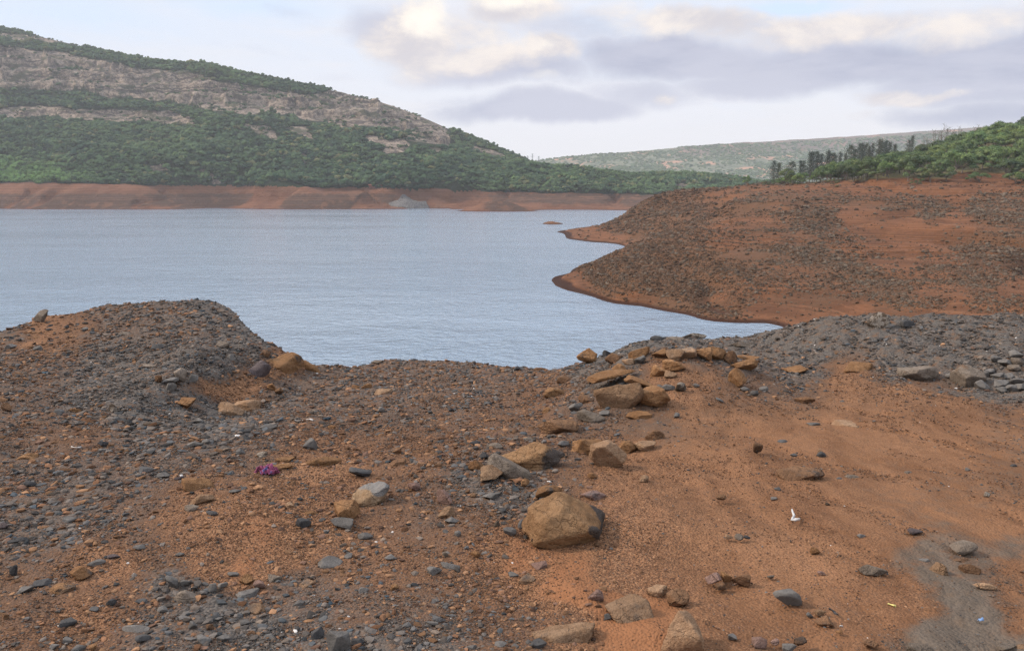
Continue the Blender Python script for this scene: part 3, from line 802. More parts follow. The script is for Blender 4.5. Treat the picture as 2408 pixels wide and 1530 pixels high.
def stone(reg, zx, zb, zw, zh, kind, label, cat=None, yaw=None, tilt=(0, 0), sink=.18, name=None, depth=None, seed=None, hmul=1.0, group=None, planes=None, faces=None):
    """zx, zb: middle and lower edge in an enlarged view of the photograph; zw, zh: apparent size there."""
    global n_stone
    n_stone += 1
    sd = seed if seed is not None else 1000 + n_stone * 17
    r = np.random.default_rng(sd)
    x0, y0 = R0[reg]
    px = (x0 + zx * .51623) * .64731; pb = (y0 + zb * .51634) * .64731
    w, h = zw * .33417, zh * .33423
    X, Y = pix_ground(px, min(pb, 1640))
    dy = float(dirYZ(pb)[0]); t = Y / dy
    W = w * t / F * (1.12 if reg in ('A5', 'A6') else 1.0)
    el = math.atan(float(slope(pb)))
    Dp = depth * W if depth else W * (.8 if zh > .35 * zw else .7)
    Dp = min(Dp, 2.2 * h * t / F / max(.25, math.sin(el)) * .6 + .02)
    Hh = (h * t / F - .55 * Dp * math.sin(el)) / math.cos(el)
    Hh = max(Hh, .22 * W if kind not in ('slate', 'dark') else .14 * W) * hmul
    lvl = 5 if w > 34 else 4 if w > 16 else 3
    pl, pw, rg = STYLE[kind]
    V, Fc = rock_verts(sd, lvl, planes or pl, pw, rg, faces)
    V = V * [W * 1.12, Dp * 1.05, Hh * 1.12 * (1 + sink)]
    A = Matrix.Rotation(math.radians(yaw if yaw is not None else r.uniform(-18, 18)), 3, 'Z') @ Matrix.Rotation(math.radians(tilt[0]), 3, 'X') @ Matrix.Rotation(math.radians(tilt[1]), 3, 'Y')
    V = V @ np.array(A).T
    lo = V[:, 2].min()
    V[:, 2] -= lo + sink * (V[:, 2].max() - lo)       # origin where it meets the soil
    yc = Y + Dp * .42; xc = X / Y * yc
    zg = float(near_z(np.array([xc]), np.array([yc]))[0])
    zf = float(near_z(np.array([X]), np.array([Y]))[0])
    me = new_mesh(name or 'stone', V, Fc, True)
    big = w > 26
    nm = name or ('boulder' if w > 40 else 'flat_rock' if (kind in ('slate', 'dark', 'tan') and zh < .5 * zw and w > 22) else 'stone')
    o = link(nm, me, ROCKMAT[kind], None, (xc, yc, min(zg, zf + .3 * Hh)))
    tag(o, label, cat or ('boulder' if nm == 'boulder' else 'slab' if nm == 'flat_rock' else 'stone'), group)
    PLACED.append((xc, yc, W))
    return o


S = stone
# --- middle of the foreground
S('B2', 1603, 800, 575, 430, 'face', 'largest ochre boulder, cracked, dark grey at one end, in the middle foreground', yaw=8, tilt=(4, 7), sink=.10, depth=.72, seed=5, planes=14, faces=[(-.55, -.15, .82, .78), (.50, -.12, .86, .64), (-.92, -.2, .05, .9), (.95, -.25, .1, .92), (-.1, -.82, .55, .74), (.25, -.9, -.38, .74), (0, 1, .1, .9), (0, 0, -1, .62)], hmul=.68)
S('B2', 1455, 462, 195, 110, 'ochre', 'small ochre boulder touching the back of the largest boulder')
S('B2', 1775, 470, 160, 70, 'pink', 'low pinkish stone half buried behind the top of the largest boulder', sink=.4)
S('B2', 1392, 800, 130, 85, 'brown', 'crumbly dark brown stone at the front foot of the largest boulder', sink=.25)
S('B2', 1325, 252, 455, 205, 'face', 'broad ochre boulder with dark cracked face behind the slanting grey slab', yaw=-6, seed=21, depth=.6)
S('B2', 1175, 326, 310, 170, 'grey', 'slanting weathered grey slab leaning down in front of the broad dark faced boulder', yaw=-24, tilt=(0, 24), seed=33, depth=.6)
S('B2', 1058, 352, 168, 106, 'tan', 'blocky tan boulder in front of the slanting grey slab', seed=41)
S('B2', 952, 262, 118, 72, 'ochre', 'ochre stone tucked against the tail of the slanting grey slab')
S('B2', 1745, 155, 240, 130, 'ochre', 'flat topped ochre boulder behind the upright leaning boulder', depth=.7, seed=52)
S('B2', 1872, 238, 236, 190, 'tan', 'upright leaning boulder with tan top and grey underside', tilt=(12, -18), seed=63, depth=.6)
S('B2', 2013, 146, 135, 100, 'ochre', 'rounded ochre boulder in the row just beyond the upright leaning boulder')
S('B2', 2142, 130, 155, 82, 'tan', 'tan block at the far end of the row of boulders')
S('B2', 2205, 44, 125, 80, 'brown', 'brown stone above the far end of the row of boulders', sink=.3)
S('B2', 1295, 376, 65, 55, 'ochre', 'small round ochre stone below the slanting grey slab')
S('A5', 1525, 1527, 235, 108, 'brown', 'rounded flat brown boulder above the row of boulders', seed=71, depth=.7)
S('B2', 1085, 103, 95, 45, 'grey', 'flat grey stone beside the broad dark faced boulder')
S('B2', 1320, 55, 80, 26, 'pale', 'cream coloured flat stone on the far side of the broad dark faced boulder', depth=.5)
S('B2', 1005, 180, 60, 45, 'dark', 'dark stone beside the slanting grey slab')
S('B2', 1560, 100, 80, 45, 'slate', 'grey slate bits between broad boulder and flat topped boulder')
# --- pale pair left of the middle
S('B2', 215, 515, 290, 220, 'two', 'pale boulder grey on top and ochre in front, propped beside a smaller ochre one', yaw=-30, tilt=(-8, -20), seed=84, depth=.8, hmul=.74, sink=.25)
S('B2', 48, 606, 178, 142, 'ochre', 'ochre block leaning on the pale two toned boulder', yaw=20, tilt=(0, 10), seed=92)
S('B2', 5, 690, 150, 78, 'slate', 'grey slate slab just below the ochre block of the pale pair', seed=97)
S('B2', 132, 320, 145, 72, 'dark', 'dark slate wedge lying behind the pale two toned boulder', tilt=(0, 10))
S('B2', 745, 596, 118, 78, 'tan', 'tan stone resting against a grey shard between pale and largest boulders')
S('B2', 778, 640, 98, 55, 'slate', 'grey shard in front of the tan stone between pale and largest boulders')
S('B2', 1055, 475, 112, 56, 'slate', 'grey shard on gravel below the blocky tan boulder')
S('B2', 1278, 676, 58, 66, 'dark', 'dark upright shard just beside the largest boulder', tilt=(0, 20))
S('B2', 728, 500, 138, 105, 'pink', 'long pinkish shard pointing toward the blocky tan boulder', yaw=-40, depth=.35, sink=.3)
S('B2', 512, 412, 84, 66, 'pink', 'pinkish upright shard right of the pale two toned boulder', tilt=(0, -15))
S('B2', 655, 1000, 96, 62, 'slate', 'rounded dark grey stone alone on gravel below the largest boulder')
S('B2', 768, 956, 132, 42, 'slate', 'flat grey slab beside the rounded dark grey stone', depth=.5)
S('B2', 1185, 725, 86, 62, 'slate', 'purple grey shard between loose chips near the largest boulder')
S('B2', 1392, 957, 104, 58, 'pink', 'low pinkish stone buried in gravel in front of the largest boulder', sink=.35)
S('B2', 1212, 1008, 76, 36, 'slate', 'thin slate flake at the head of the red clay hump')
S('B2', 1305, 1062, 115, 72, 'tan', 'tan rock poking from the head of the red clay hump', sink=.4)
S('B2', 1555, 1470, 405, 225, 'tan', 'wide flat tan slab lying flush in gravel at the bottom of the picture', yaw=-14, depth=.62, sink=.66, seed=103, name='flat_rock', hmul=.7)
S('B2', 2025, 1340, 315, 215, 'tan', 'big tan boulder sunk in red clay above the flush slab', sink=.5, seed=111, depth=1.0, hmul=.9)
S('B2', 2390, 1580, 270, 330, 'tan', 'tall tan boulder cut by the bottom edge of the picture', sink=.3, seed=121, depth=1.0, hmul=.9)
S('B2', 1790, 1192, 102, 88, 'pink', 'pinkish stone on the edge of the red clay hump', sink=.3)
S('B2', 2232, 1152, 138, 92, 'tan', 'tan stone behind the big tan sunken boulder', seed=131)
S('B2', 2372, 1226, 150, 114, 'brown', 'dark brown rough stone next to the tan stone behind the sunken boulder', seed=137)
S('B2', 690, 1332, 92, 46, 'dark', 'dark slate wedge on the grit left of the flush tan slab')
S('B2', 635, 1358, 90, 32, 'slate', 'thin grey flake just below the dark slate wedge', depth=.5)
S('B2', 1385, 1517, 112, 62, 'dark', 'dark slate at the bottom edge below the flush tan slab', tilt=(0, -12))
S('B2', 155, 1126, 62, 38, 'slate', 'small slate chip on the gravel under the pale pair')
S('B2', 112, 1502, 78, 52, 'dark', 'dark slate chip at the bottom edge beside an upright grey slab')
S('B2', 375, 1110, 54, 46, 'ochre', 'small orange stone on dark grit, centre foreground')
S('B2', 1872, 1316, 52, 38, 'slate', 'slate chip in the gap between flush slab and sunken boulder')
S('B2', 918, 1522, 62, 38, 'slate', 'rounded grey stone on the bottom edge in the middle')
S('B2', 1120, 1500, 90, 40, 'slate', 'grey slate cluster stone near the bottom edge, left of the flush slab')
S('B2', 170, 750, 100, 50, 'slate', 'grey flaky stone below the pale pair')
S('B2', 350, 895, 75, 36, 'slate', 'flat grey oval chip between the pale pair and the dark grit')
S('B2', 45, 880, 60, 32, 'slate', 'pale grey flat chip far below the pale pair')
S('B2', 735, 872, 45, 40, 'grey', 'small greyish cube on red soil in the centre')
S('B2', 945, 878, 66, 50, 'ochre', 'small ochre lump on red soil in the centre')
S('B2', 1093, 660, 46, 40, 'pale', 'small whitish round pebble left of the largest boulder')
S('B2', 820, 728, 46, 40, 'slate', 'small grey cube of stone midway to the largest boulder')
S('B2', 930, 455, 48, 42, 'tan', 'small tan stone on grey gravel below the boulder cluster')
S('B2', 385, 148, 80, 50, 'brown', 'brown stone alone on red gravel beyond the pale pair')
S('B2', 1765, 326, 62, 42, 'ochre', 'orange cube shaped stone on bare soil below the upright leaning boulder')
S('B2', 2128, 340, 66, 46, 'tan', 'tan cube shaped stone on bare soil toward the dirt track')
S('B2', 940, 90, 70, 32, 'dark', 'flat dark chip beyond the slanting slab')
S('B2', 390, 240, 130, 55, 'brown', 'low crumbly brown rock beyond the pale two toned boulder', sink=.4)
# --- lower left
S('B1', 1392, 402, 200, 100, 'ochre', 'rounded ochre boulder half sunk in the left foreground', sink=.4, seed=141)
S('B1', 1425, 502, 152, 74, 'tan', 'tan wedge below the half sunk ochre boulder', sink=.3)
S('B1', 567, 1036, 148, 94, 'ochre', 'yellowish rough block in the lower left foreground', seed=151)
S('B1', 422, 1127, 178, 66, 'ochre', 'low triangular ochre rock beside the yellowish rough block', sink=.45, seed=157)
S('B1', 297, 1081, 108, 52, 'dark', 'dark slate slab behind the low triangular ochre rock')
S('B1', 186, 1131, 112, 60, 'slate', 'grey slab left of the low triangular ochre rock', tilt=(0, -10))
S('B1', 1212, 1112, 104, 90, 'slate', 'upright grey block at the head of the grit patch', tilt=(0, 18), seed=161)
S('B1', 1315, 1192, 160, 100, 'grey', 'flat grey slab in front of the upright grey block', sink=.5, depth=.6, seed=163, name='flat_rock')
S('B1', 1312, 1085, 62, 50, 'slate', 'squarish slate beside the upright grey block')
S('B1', 1496, 1128, 56, 60, 'slate', 'pointed slate on the grit patch, upright')
S('B1', 1560, 1096, 70, 40, 'slate', 'slate chip behind the pointed slate')
S('B1', 1748, 1157, 138, 54, 'slate', 'flat wide grey slab below two small round stones', sink=.4, depth=.7)
S('B1', 1737, 1072, 98, 68, 'ochre', 'round ochre cobble with a reddish one beside it')
S('B1', 1828, 1106, 78, 58, 'pink', 'reddish cobble beside the round ochre one')
S('B1', 1940, 1052, 92, 48, 'grey', 'greyish tan cobble right of the reddish cobble')
S('B1', 1810, 1272, 144, 98, 'tan', 'flat buried tan rock at the edge of the grit patch', sink=.55, seed=171)
S('B1', 2158, 1087, 98, 58, 'tan', 'tan cobble at the right end of the grit patch', sink=.3)
S('B1', 2310, 945, 185, 90, 'slate', 'big angular grey slab lying flat left of centre', sink=.55, seed=181, depth=.75, name='flat_rock', planes=7)
S('B1', 482, 1367, 118, 60, 'dark', 'dark bluish slab in the bottom left corner area', yaw=20)
S('B1', 948, 1402, 188, 50, 'slate', 'long narrow grey slab on the grit patch', sink=.3, depth=.35, seed=187)
S('B1', 1012, 1482, 98, 60, 'dark', 'dark slate block below the long narrow slab')
S('B1', 1432, 1482, 98, 58, 'slate', 'grey slate block near the bottom of the grit patch')
S('B1', 1580, 1462, 92, 48, 'slate', 'squat grey slate beside another block near the bottom of the grit patch')
S('B1', 2225, 1452, 94, 68, 'dark', 'leaning dark slate left of the upright grey slab at the bottom edge', tilt=(0, -20))
S('B1', 2375, 1545, 160, 135, 'slate', 'upright grey slab cut by the bottom edge, left of centre', tilt=(0, 22), seed=191, depth=.5)
S('B1', 97, 1002, 50, 72, 'dark', 'dark shard standing on end at the left edge', tilt=(0, 8))
S('B1', 130, 772, 124, 42, 'dark', 'long dark flat slab near the left edge', depth=.5)
S('B1', 197, 192, 128, 58, 'ochre', 'low ochre rock alone on gravel at the left', sink=.35)
S('B1', 1375, 92, 108, 44, 'slate', 'grey slab of a pair below the pale scraps')
S('B1', 1460, 86, 78, 40, 'slate', 'smaller slab of the pair below the pale scraps')
S('B1', 1038, 280, 122, 42, 'dark', 'dark flat slab on gravel left of the pink cloth')
S('B1', 1145, 320, 92, 34, 'slate', 'flat grey chip right of the dark flat slab')
S('B1', 1262, 326, 66, 34, 'purple', 'rounded purplish stone above the half sunk ochre boulder')
S('B1', 2188, 122, 90, 78, 'slate', 'pointed grey stone standing beyond the pink cloth', tilt=(0, 12))
S('B1', 2272, 236, 218, 68, 'ochre', 'long low ochre rock right of the pink cloth', sink=.35, yaw=-8, seed=201)
S('B1', 2005, 206, 124, 34, 'ochre', 'low ochre rock just behind the pink cloth, farther of two', sink=.35)
S('B1', 1992, 250, 138, 48, 'ochre', 'low ochre rock just behind the pink cloth, nearer of two', sink=.4)
S('B1', 1845, 172, 72, 40, 'pale', 'whitish round stone beyond the pink cloth')
S('B1', 1690, 152, 64, 42, 'slate', 'small upright grey stone left of the whitish round one')
S('B1', 718, 106, 68, 46, 'dark', 'dark stone with a flat chip before it on the left')
S('B1', 720, 132, 62, 28, 'slate', 'flat chip before a dark stone on the left')
S('B1', 2138, 672, 95, 72, 'dark', 'jagged dark slate left of the pale pair')
S('B1', 30, 692, 66, 55, 'purple', 'dark red stone on the left edge')
S('B1', 210, 388, 72, 48, 'dark', 'small dark pointed slate on red gravel at the left')
S('B1', 355, 697, 54, 28, 'slate', 'small grey flake left of the dirt patch')
S('B1', 982, 826, 78, 34, 'slate', 'flat grey stone in the middle of the left foreground')
S('B1', 40, 1312, 48, 48, 'brown', 'small brown upright stone at the left edge near the bottom')
S('B1', 1358, 1388, 58, 60, 'slate', 'upright grey chip among others on the grit patch')
S('B1', 1478, 1392, 58, 48, 'brown', 'brown stone among grey chips on the grit patch')
S('B1', 382, 1528, 62, 44, 'slate', 'grey stone on the bottom edge, far left')
S('B1', 552, 1540, 92, 48, 'slate', 'grey slab on the bottom edge in the left corner')
S('B1', 2102, 1212, 76, 38, 'slate', 'grey flake right of the buried tan rock')
S('B1', 1655, 425, 70, 34, 'slate', 'grey chip below the pink cloth')
S('B1', 1490, 575, 100, 32, 'dark', 'dark flaky slate on the dirt patch', depth=.5)
S('B1', 2195, 580, 95, 40, 'ochre', 'low ochre hump of rock near the pale pair', sink=.5)
S('B1', 2040, 530, 55, 40, 'tan', 'small tan stone on the dirt patch')
S('B1', 1345, 550, 95, 45, 'grey', 'grey stone below the tan wedge')
S('B1', 500, 635, 115, 50, 'slate', 'grey slab on the left gravel')
S('B1', 800, 890, 90, 38, 'purple', 'purplish flat chip on the left gravel')
S('B1', 680, 935, 110, 38, 'slate', 'flat slate behind the yellowish rough block', depth=.5)
S('B1', 1265, 870, 60, 32, 'slate', 'slate chip above the grit patch')
S('B1', 1645, 1010, 80, 36, 'slate', 'slate flake left of the round ochre cobble')
S('B1', 668, 1256, 66, 32, 'dark', 'small dark chip left of the grit patch')
S('B1', 785, 1215, 60, 44, 'dark', 'small dark wedge left of the grit patch')
S('B1', 1000, 1200, 70, 34, 'dark', 'dark flake on the rim of the grit patch')
S('B1', 1150, 1260, 80, 40, 'slate', 'grey chip on the grit patch under the flat slab')
S('B1', 1530, 1325, 75, 34, 'slate', 'slate flake in the middle of the grit patch')
S('B1', 1720, 1350, 90, 42, 'slate', 'grey flat stone below the buried tan rock')
S('B1', 1900, 1455, 70, 36, 'slate', 'slate chip at the bottom left of centre')
S('B1', 1770, 1425, 62, 32, 'brown', 'brown flat chip at the bottom left of centre')
S('B1', 650, 1530, 60, 44, 'ochre', 'ochre stone on the bottom edge at left')
S('B1', 480, 1480, 70, 42, 'slate', 'grey chip near the bottom left corner')
S('B1', 560, 1452, 100, 36, 'brown', 'brown slab near the bottom left corner', depth=.6)
# --- dirt track, lower right
S('B3', 730, 1222, 184, 116, 'slate', 'angular grey slab alone on the dirt track with a dark underside', seed=211, planes=8, depth=.6, tilt=(8, 0), sink=.08)
S('B3', 224, 1062, 112, 72, 'pink', 'pinkish block in a small cluster beside the track')
S('B3', 308, 1052, 74, 74, 'ochre', 'ochre stone in the middle of the small cluster beside the track')
S('B3', 402, 1072, 120, 88, 'brown', 'brown block at the right of the small cluster beside the track')
S('B3', 262, 1104, 70, 48, 'brown', 'small brown stone in front of the cluster beside the track')
S('B3', 396, 752, 58, 44, 'grey', 'grey stone between a tan and a dark chip on the track')
S('B3', 324, 742, 52, 34, 'tan', 'tan chip left of a grey stone on the track')
S('B3', 452, 746, 44, 24, 'dark', 'dark chip right of a grey stone on the track')
S('B3', 1252, 744, 58, 40, 'slate', 'dark grey pebble alone on the smooth track')
S('B3', 928, 846, 56, 44, 'ochre', 'small ochre stone alone on the smooth track')
S('B3', 1330, 1000, 165, 80, 'grey', 'dark triangular stone half buried in the track', sink=.4, tilt=(0, 12), seed=223)
S('B3', 1966, 852, 162, 88, 'grey', 'pyramid shaped dark stone by the silt wash', seed=229, planes=6, tilt=(0, -10))
S('B3', 1950, 908, 120, 48, 'brown', 'flat brown stone in front of the pyramid shaped one', sink=.35)
S('B3', 1800, 992, 125, 105, 'tan', 'long tan slab lying flat on the silt wash', sink=.5, yaw=-40, depth=.5, name='flat_rock')
S('B3', 2018, 996, 128, 90, 'brown', 'brown flat slab on the silt wash right of the tan one', sink=.5, yaw=-25, depth=.6, name='flat_rock')
S('B3', 2128, 1106, 148, 50, 'tan', 'narrow tan stone at the edge of the silt wash', sink=.3, yaw=-14, depth=.35)
S('B3', 520, 127, 74, 66, 'brown', 'brown cube shaped stone on the upper track')
S('B3', 965, 147, 44, 38, 'tan', 'tan pebble balanced on a dark stone, upper track')
S('B3', 972, 184, 58, 42, 'dark', 'dark stone below a tan pebble on the upper track')
S('B3', 270, 466, 64, 38, 'brown', 'brown lump alone on the left of the track')
S('B3', 1586, 292, 52, 28, 'grey', 'small grey stone on the upper right of the track')
S('B3', 830, 322, 310, 82, 'brown', 'low bedded rock outcrop breaking through the upper track', sink=.6, depth=.6, yaw=-10, seed=241, name='boulder')
S('B3', 1192, 322, 98, 34, 'grey', 'flat grey stone right of the bedded outcrop', sink=.4)
S('B3', 2275, 1535, 128, 56, 'grey', 'grey stone in the bottom right corner', sink=.3)
S('B3', 2385, 1538, 92, 40, 'tan', 'tan stone in the extreme bottom right corner', sink=.3)
S('B3', 1665, 1535, 160, 50, 'grey', 'dark rock half buried at the bottom of the silt wash', sink=.45)
S('B3', 1315, 1502, 104, 56, 'brown', 'brown rock half buried near the bottom of the track', sink=.4)
S('B3', 540, 1505, 92, 70, 'pink', 'pinkish rough stone in the rubble by the bottom edge')
S('B3', 345, 1472, 72, 45, 'slate', 'slate wedge in the rubble by the tall tan boulder', tilt=(0, 18))
S('B3', 745, 1530, 100, 58, 'slate', 'grey slab in the rubble at the bottom edge')
S('B3', 820, 1500, 80, 62, 'brown', 'brown cobble behind the grey slab in the rubble')
S('B3', 645, 1495, 60, 40, 'pink', 'pinkish chip in the rubble at the bottom edge')
S('B3', 995, 1362, 110, 68, 'brown', 'lump of brown clay on the lower track', sink=.4)
S('B3', 968, 1285, 75, 45, 'tan', 'tan flake above the clay lump on the lower track')
S('B3', 975, 1002, 52, 34, 'pink', 'small pinkish stone on the lower track')
S('B3', 618, 1020, 48, 26, 'grey', 'small grey pebble right of the stone cluster')
S('B3', 1100, 1408, 42, 28, 'ochre', 'tiny orange stone near the bottom of the track')
S('B3', 892, 1298, 45, 36, 'slate', 'small grey stone above the rubble')
S('B3', 1635, 722, 90, 42, 'purple', 'dark reddish stone on the right of the track', sink=.3)
S('B3', 640, 474, 42, 20, 'slate', 'thin blue grey chip left of the white scrap')
S('B3', 1020, 516, 32, 24, 'pale', 'tiny pale stone right of the white scrap')
S('B3', 705, 78, 70, 30, 'dark', 'dark flat chip on the upper track near the brown cube')
S('B3', 780, 170, 45, 26, 'dark', 'small dark chip above the bedded outcrop')
S('B3', 1110, 338, 52, 26, 'dark', 'small dark chip below the flat grey stone on the track')
S('B3', 665, 400, 40, 22, 'dark', 'tiny dark chip above the white scrap')
S('B3', 2005, 270, 36, 28, 'slate', 'tiny grey stone high on the right of the track')
S('B3', 2330, 240, 42, 26, 'dark', 'dark chip at the right edge of the track')
S('B3', 2140, 446, 40, 34, 'pale', 'tiny pale stone on the upper silt wash')
S('B3', 1700, 918, 60, 32, 'slate', 'small dark stone left of the tan slab on the silt wash')
# --- heap of ochre boulders
S('A5', 1732, 1036, 116, 108, 'ochre', 'tilted ochre boulder standing against the water on the ridge', tilt=(0, -22), seed=251, sink=.1)
S('A5', 1866, 977, 48, 48, 'dark', 'dark upright slate on the ridge beside the tilted ochre boulder')
S('A5', 1912, 1032, 98, 68, 'brown', 'brown boulder on grey rubble right of the tilted ochre boulder')
S('A5', 2217, 868, 88, 44, 'dark', 'dark triangular slate on the skyline of the grey ridge', planes=6)
S('A5', 2352, 872, 100, 36, 'grey', 'pale grey slab on the grey ridge')
S('A5', 1898, 1202, 290, 95, 'ochre', 'wide flat ochre slab jutting over a dark hollow', yaw=-8, tilt=(-6, -8), sink=.02, seed=261, depth=.6, name='boulder')
S('A5', 1958, 1366, 285, 170, 'tan', 'large leaning ochre slab below the dark hollow', yaw=-12, tilt=(22, -22), seed=271, depth=.45)
S('A5', 2105, 1216, 195, 64, 'ochre', 'roof like ochre slab over the dark hollow', tilt=(0, 14), seed=277, sink=.05)
S('A5', 2182, 1346, 205, 132, 'ochre', 'rough ochre boulder right of the large leaning slab', seed=281)
S('A5', 1892, 1266, 132, 76, 'ochre', 'ochre stone wedged beneath the jutting flat slab')
S('A5', 1752, 1446, 156, 88, 'grey', 'greyish tan block low on the front of the heap', seed=287)
S('A5', 1850, 1406, 62, 42, 'slate', 'small grey stone right of the greyish tan block')
S('A5', 1648, 1366, 82, 62, 'slate', 'grey stone left of the large leaning slab')
S('A5', 1566, 1172, 94, 58, 'brown', 'brown pointed rock on the left flank of the heap', sink=.3)
S('A5', 1495, 1258, 135, 78, 'ochre', 'low ochre rock buried on the left flank of the heap', sink=.5)
S('A5', 1722, 1312, 90, 62, 'brown', 'low brown rock beside the stones below the jutting slab', sink=.35)
S('A5', 1840, 1326, 66, 42, 'tan', 'small tan stone left of the leaning slab')
S('A5', 1440, 1372, 52, 38, 'ochre', 'small ochre cube low on the left flank of the heap')
S('A5', 2258, 1002, 130, 64, 'ochre', 'ochre boulder on the crest of the heap, leftmost of the top row', seed=291)
S('A5', 2352, 1012, 110, 78, 'tan', 'tan boulder on the crest of the heap next to an ochre one', seed=293)
S('A5', 2100, 1006, 135, 78, 'ochre', 'long ochre slab on grey rubble left of the crest', tilt=(0, -16), depth=.5)
S('A5', 2225, 1127, 105, 84, 'ochre', 'egg shaped ochre boulder on the upper face of the heap', tilt=(0, -18), seed=297)
S('A5', 2342, 1097, 130, 84, 'ochre', 'broad ochre boulder right of the egg shaped one', seed=299)
S('A5', 2316, 1132, 84, 52, 'tan', 'small tan boulder below the broad ochre one')
S('A5', 2020, 1046, 74, 44, 'tan', 'tan stone in the left part of the crest')
S('A5', 1960, 1107, 88, 64, 'ochre', 'ochre stone above the jutting flat slab')
S('A5', 2102, 1032, 68, 58, 'slate', 'grey stone between ochre ones left of the crest')
S('A5', 2230, 1222, 64, 38, 'slate', 'slate chip right of the roof like slab')
S('A5', 2298, 1226, 80, 42, 'slate', 'flat slate below the small tan boulder')
S('A5', 2388, 1232, 62, 62, 'pale', 'whitish grey stone on orange soil of the heap')
S('A5', 2095, 1416, 150, 52, 'ochre', 'low ochre slab in front of the rough ochre boulder', sink=.4)
S('A5', 2362, 1412, 50, 34, 'slate', 'small slate on the front slope of the heap')
S('A6', 240, 1010, 118, 90, 'ochre', 'biggest rounded ochre boulder on the right crest of the heap', seed=301)
S('A6', 140, 1008, 112, 84, 'ochre', 'ochre boulder left of the biggest one on the right crest', seed=303)
S('A6', 38, 1002, 100, 74, 'tan', 'tan boulder in the middle of the crest')
S('A6', 182, 952, 70, 46, 'brown', 'brown boulder behind the biggest one on the crest')
S('A6', 340, 1032, 84, 82, 'brown', 'brown wedge between the biggest crest boulder and a stacked pair', tilt=(0, 20))
S('A6', 435, 1086, 155, 88, 'ochre', 'lower ochre boulder of the stacked pair at the right of the heap', seed=307)
S('A6', 457, 1014, 128, 54, 'ochre', 'upper flat ochre boulder of the stacked pair at the right of the heap', sink=-.55, seed=309)
S('A6', 384, 1202, 108, 122, 'ochre', 'upright ochre boulder on the front right of the heap', tilt=(0, 14), seed=311, sink=.1)
S('A6', 800, 1097, 142, 54, 'ochre', 'flat ochre boulder apart from the heap near the grey gravel', seed=313)
S('A6', 1225, 1087, 205, 66, 'ochre', 'orange rock hump at the foot of the grey gravel heap', sink=.4, seed=317)
S('A6', 100, 1198, 42, 28, 'slate', 'small slate left of the upright ochre boulder')
S('A6', 436, 1230, 52, 32, 'slate', 'slate chip in front of the upright ochre boulder')
S('A6', 500, 1252, 54, 40, 'slate', 'slate chip lower right of the upright ochre boulder')
S('A6', 565, 1222, 56, 36, 'slate', 'blue grey chip right of the upright ochre boulder')
S('A6', 855, 1308, 118, 46, 'brown', 'long dark brown slab on the slope right of the heap', yaw=-28, depth=.35)
S('A6', 920, 1468, 76, 34, 'slate', 'slate chip on the slope toward the track')
S('A6', 1155, 1477, 185, 46, 'tan', 'low tan outcrop at the top of the track', sink=.55)
S('A6', 682, 762, 110, 42, 'grey', 'grey slab where the gravel heap meets the water')
S('A6', 430, 922, 122, 42, 'grey', 'grey block on bare ground behind the heap')
S('A6', 306, 842, 96, 26, 'brown', 'brown flat rock on the far rim beside the water')
S('A6', 400, 842, 62, 32, 'pale', 'pale pointed stone on the far rim beside the water')
S('A6', 70, 848, 160, 24, 'pale', 'long pale slab on the far rim beside the water', depth=.4)
# --- grey gravel heap
S('A6', 1376, 782, 124, 108, 'pale', 'speckled whitish slab tilted on top of the grey gravel heap', tilt=(0, -35), seed=321, depth=.5)
S('A6', 1576, 782, 88, 50, 'dark', 'dark slab right of the speckled whitish one')
S('A6', 1442, 782, 90, 30, 'slate', 'thin grey slab at the foot of the speckled whitish one', depth=.5)
S('A6', 1655, 1148, 232, 104, 'grey', 'wide flat topped grey boulder with dark front at the foot of the gravel heap', seed=331, depth=.6)
S('A6', 2005, 1200, 176, 148, 'grey', 'big rough rounded grey boulder at the foot of the gravel heap', seed=337)
S('A6', 1888, 1148, 70, 42, 'slate', 'grey stone left of the big rough rounded boulder')
S('A6', 2100, 1218, 84, 66, 'slate', 'grey block right of the big rough rounded boulder')
for k, (x, b, w, h, lb) in enumerate(((2340, 990, 74, 52, 'topmost slate block at the right edge of the gravel heap'), (2200, 1032, 66, 44, 'slate with orange stone on its corner in the slate pile'), (2272, 1057, 98, 52, 'broad slate in the upper part of the slate pile'),
                                      (2352, 1052, 76, 52, 'brownish slate by the right edge in the slate pile'), (2332, 1097, 78, 44, 'flat slate below the brownish one in the slate pile'), (2240, 1192, 104, 42, 'long slate low in the slate pile'),
                                      (2350, 1182, 84, 44, 'slate block low in the slate pile by the right edge'), (2378, 1228, 70, 50, 'bottom slate of the pile at the right edge'), (2315, 1226, 74, 44, 'bottom slate of the pile, second from the edge'),
                                      (2135, 1122, 38, 42, 'small upright slate right of the big rough boulder'), (2245, 1232, 64, 36, 'flat slate on the soil in front of the slate pile'), (2160, 1105, 60, 36, 'slate chip in the left of the slate pile'), (2215, 1140, 70, 42, 'slate in the middle of the slate pile'),
                                      (2290, 1140, 66, 40, 'slate right of the middle in the slate pile'))):
    S('A6', x, b, w, h, 'grey' if 'brownish' in lb else 'slate', lb, group='slates piled at the right edge', seed=400 + k * 7)
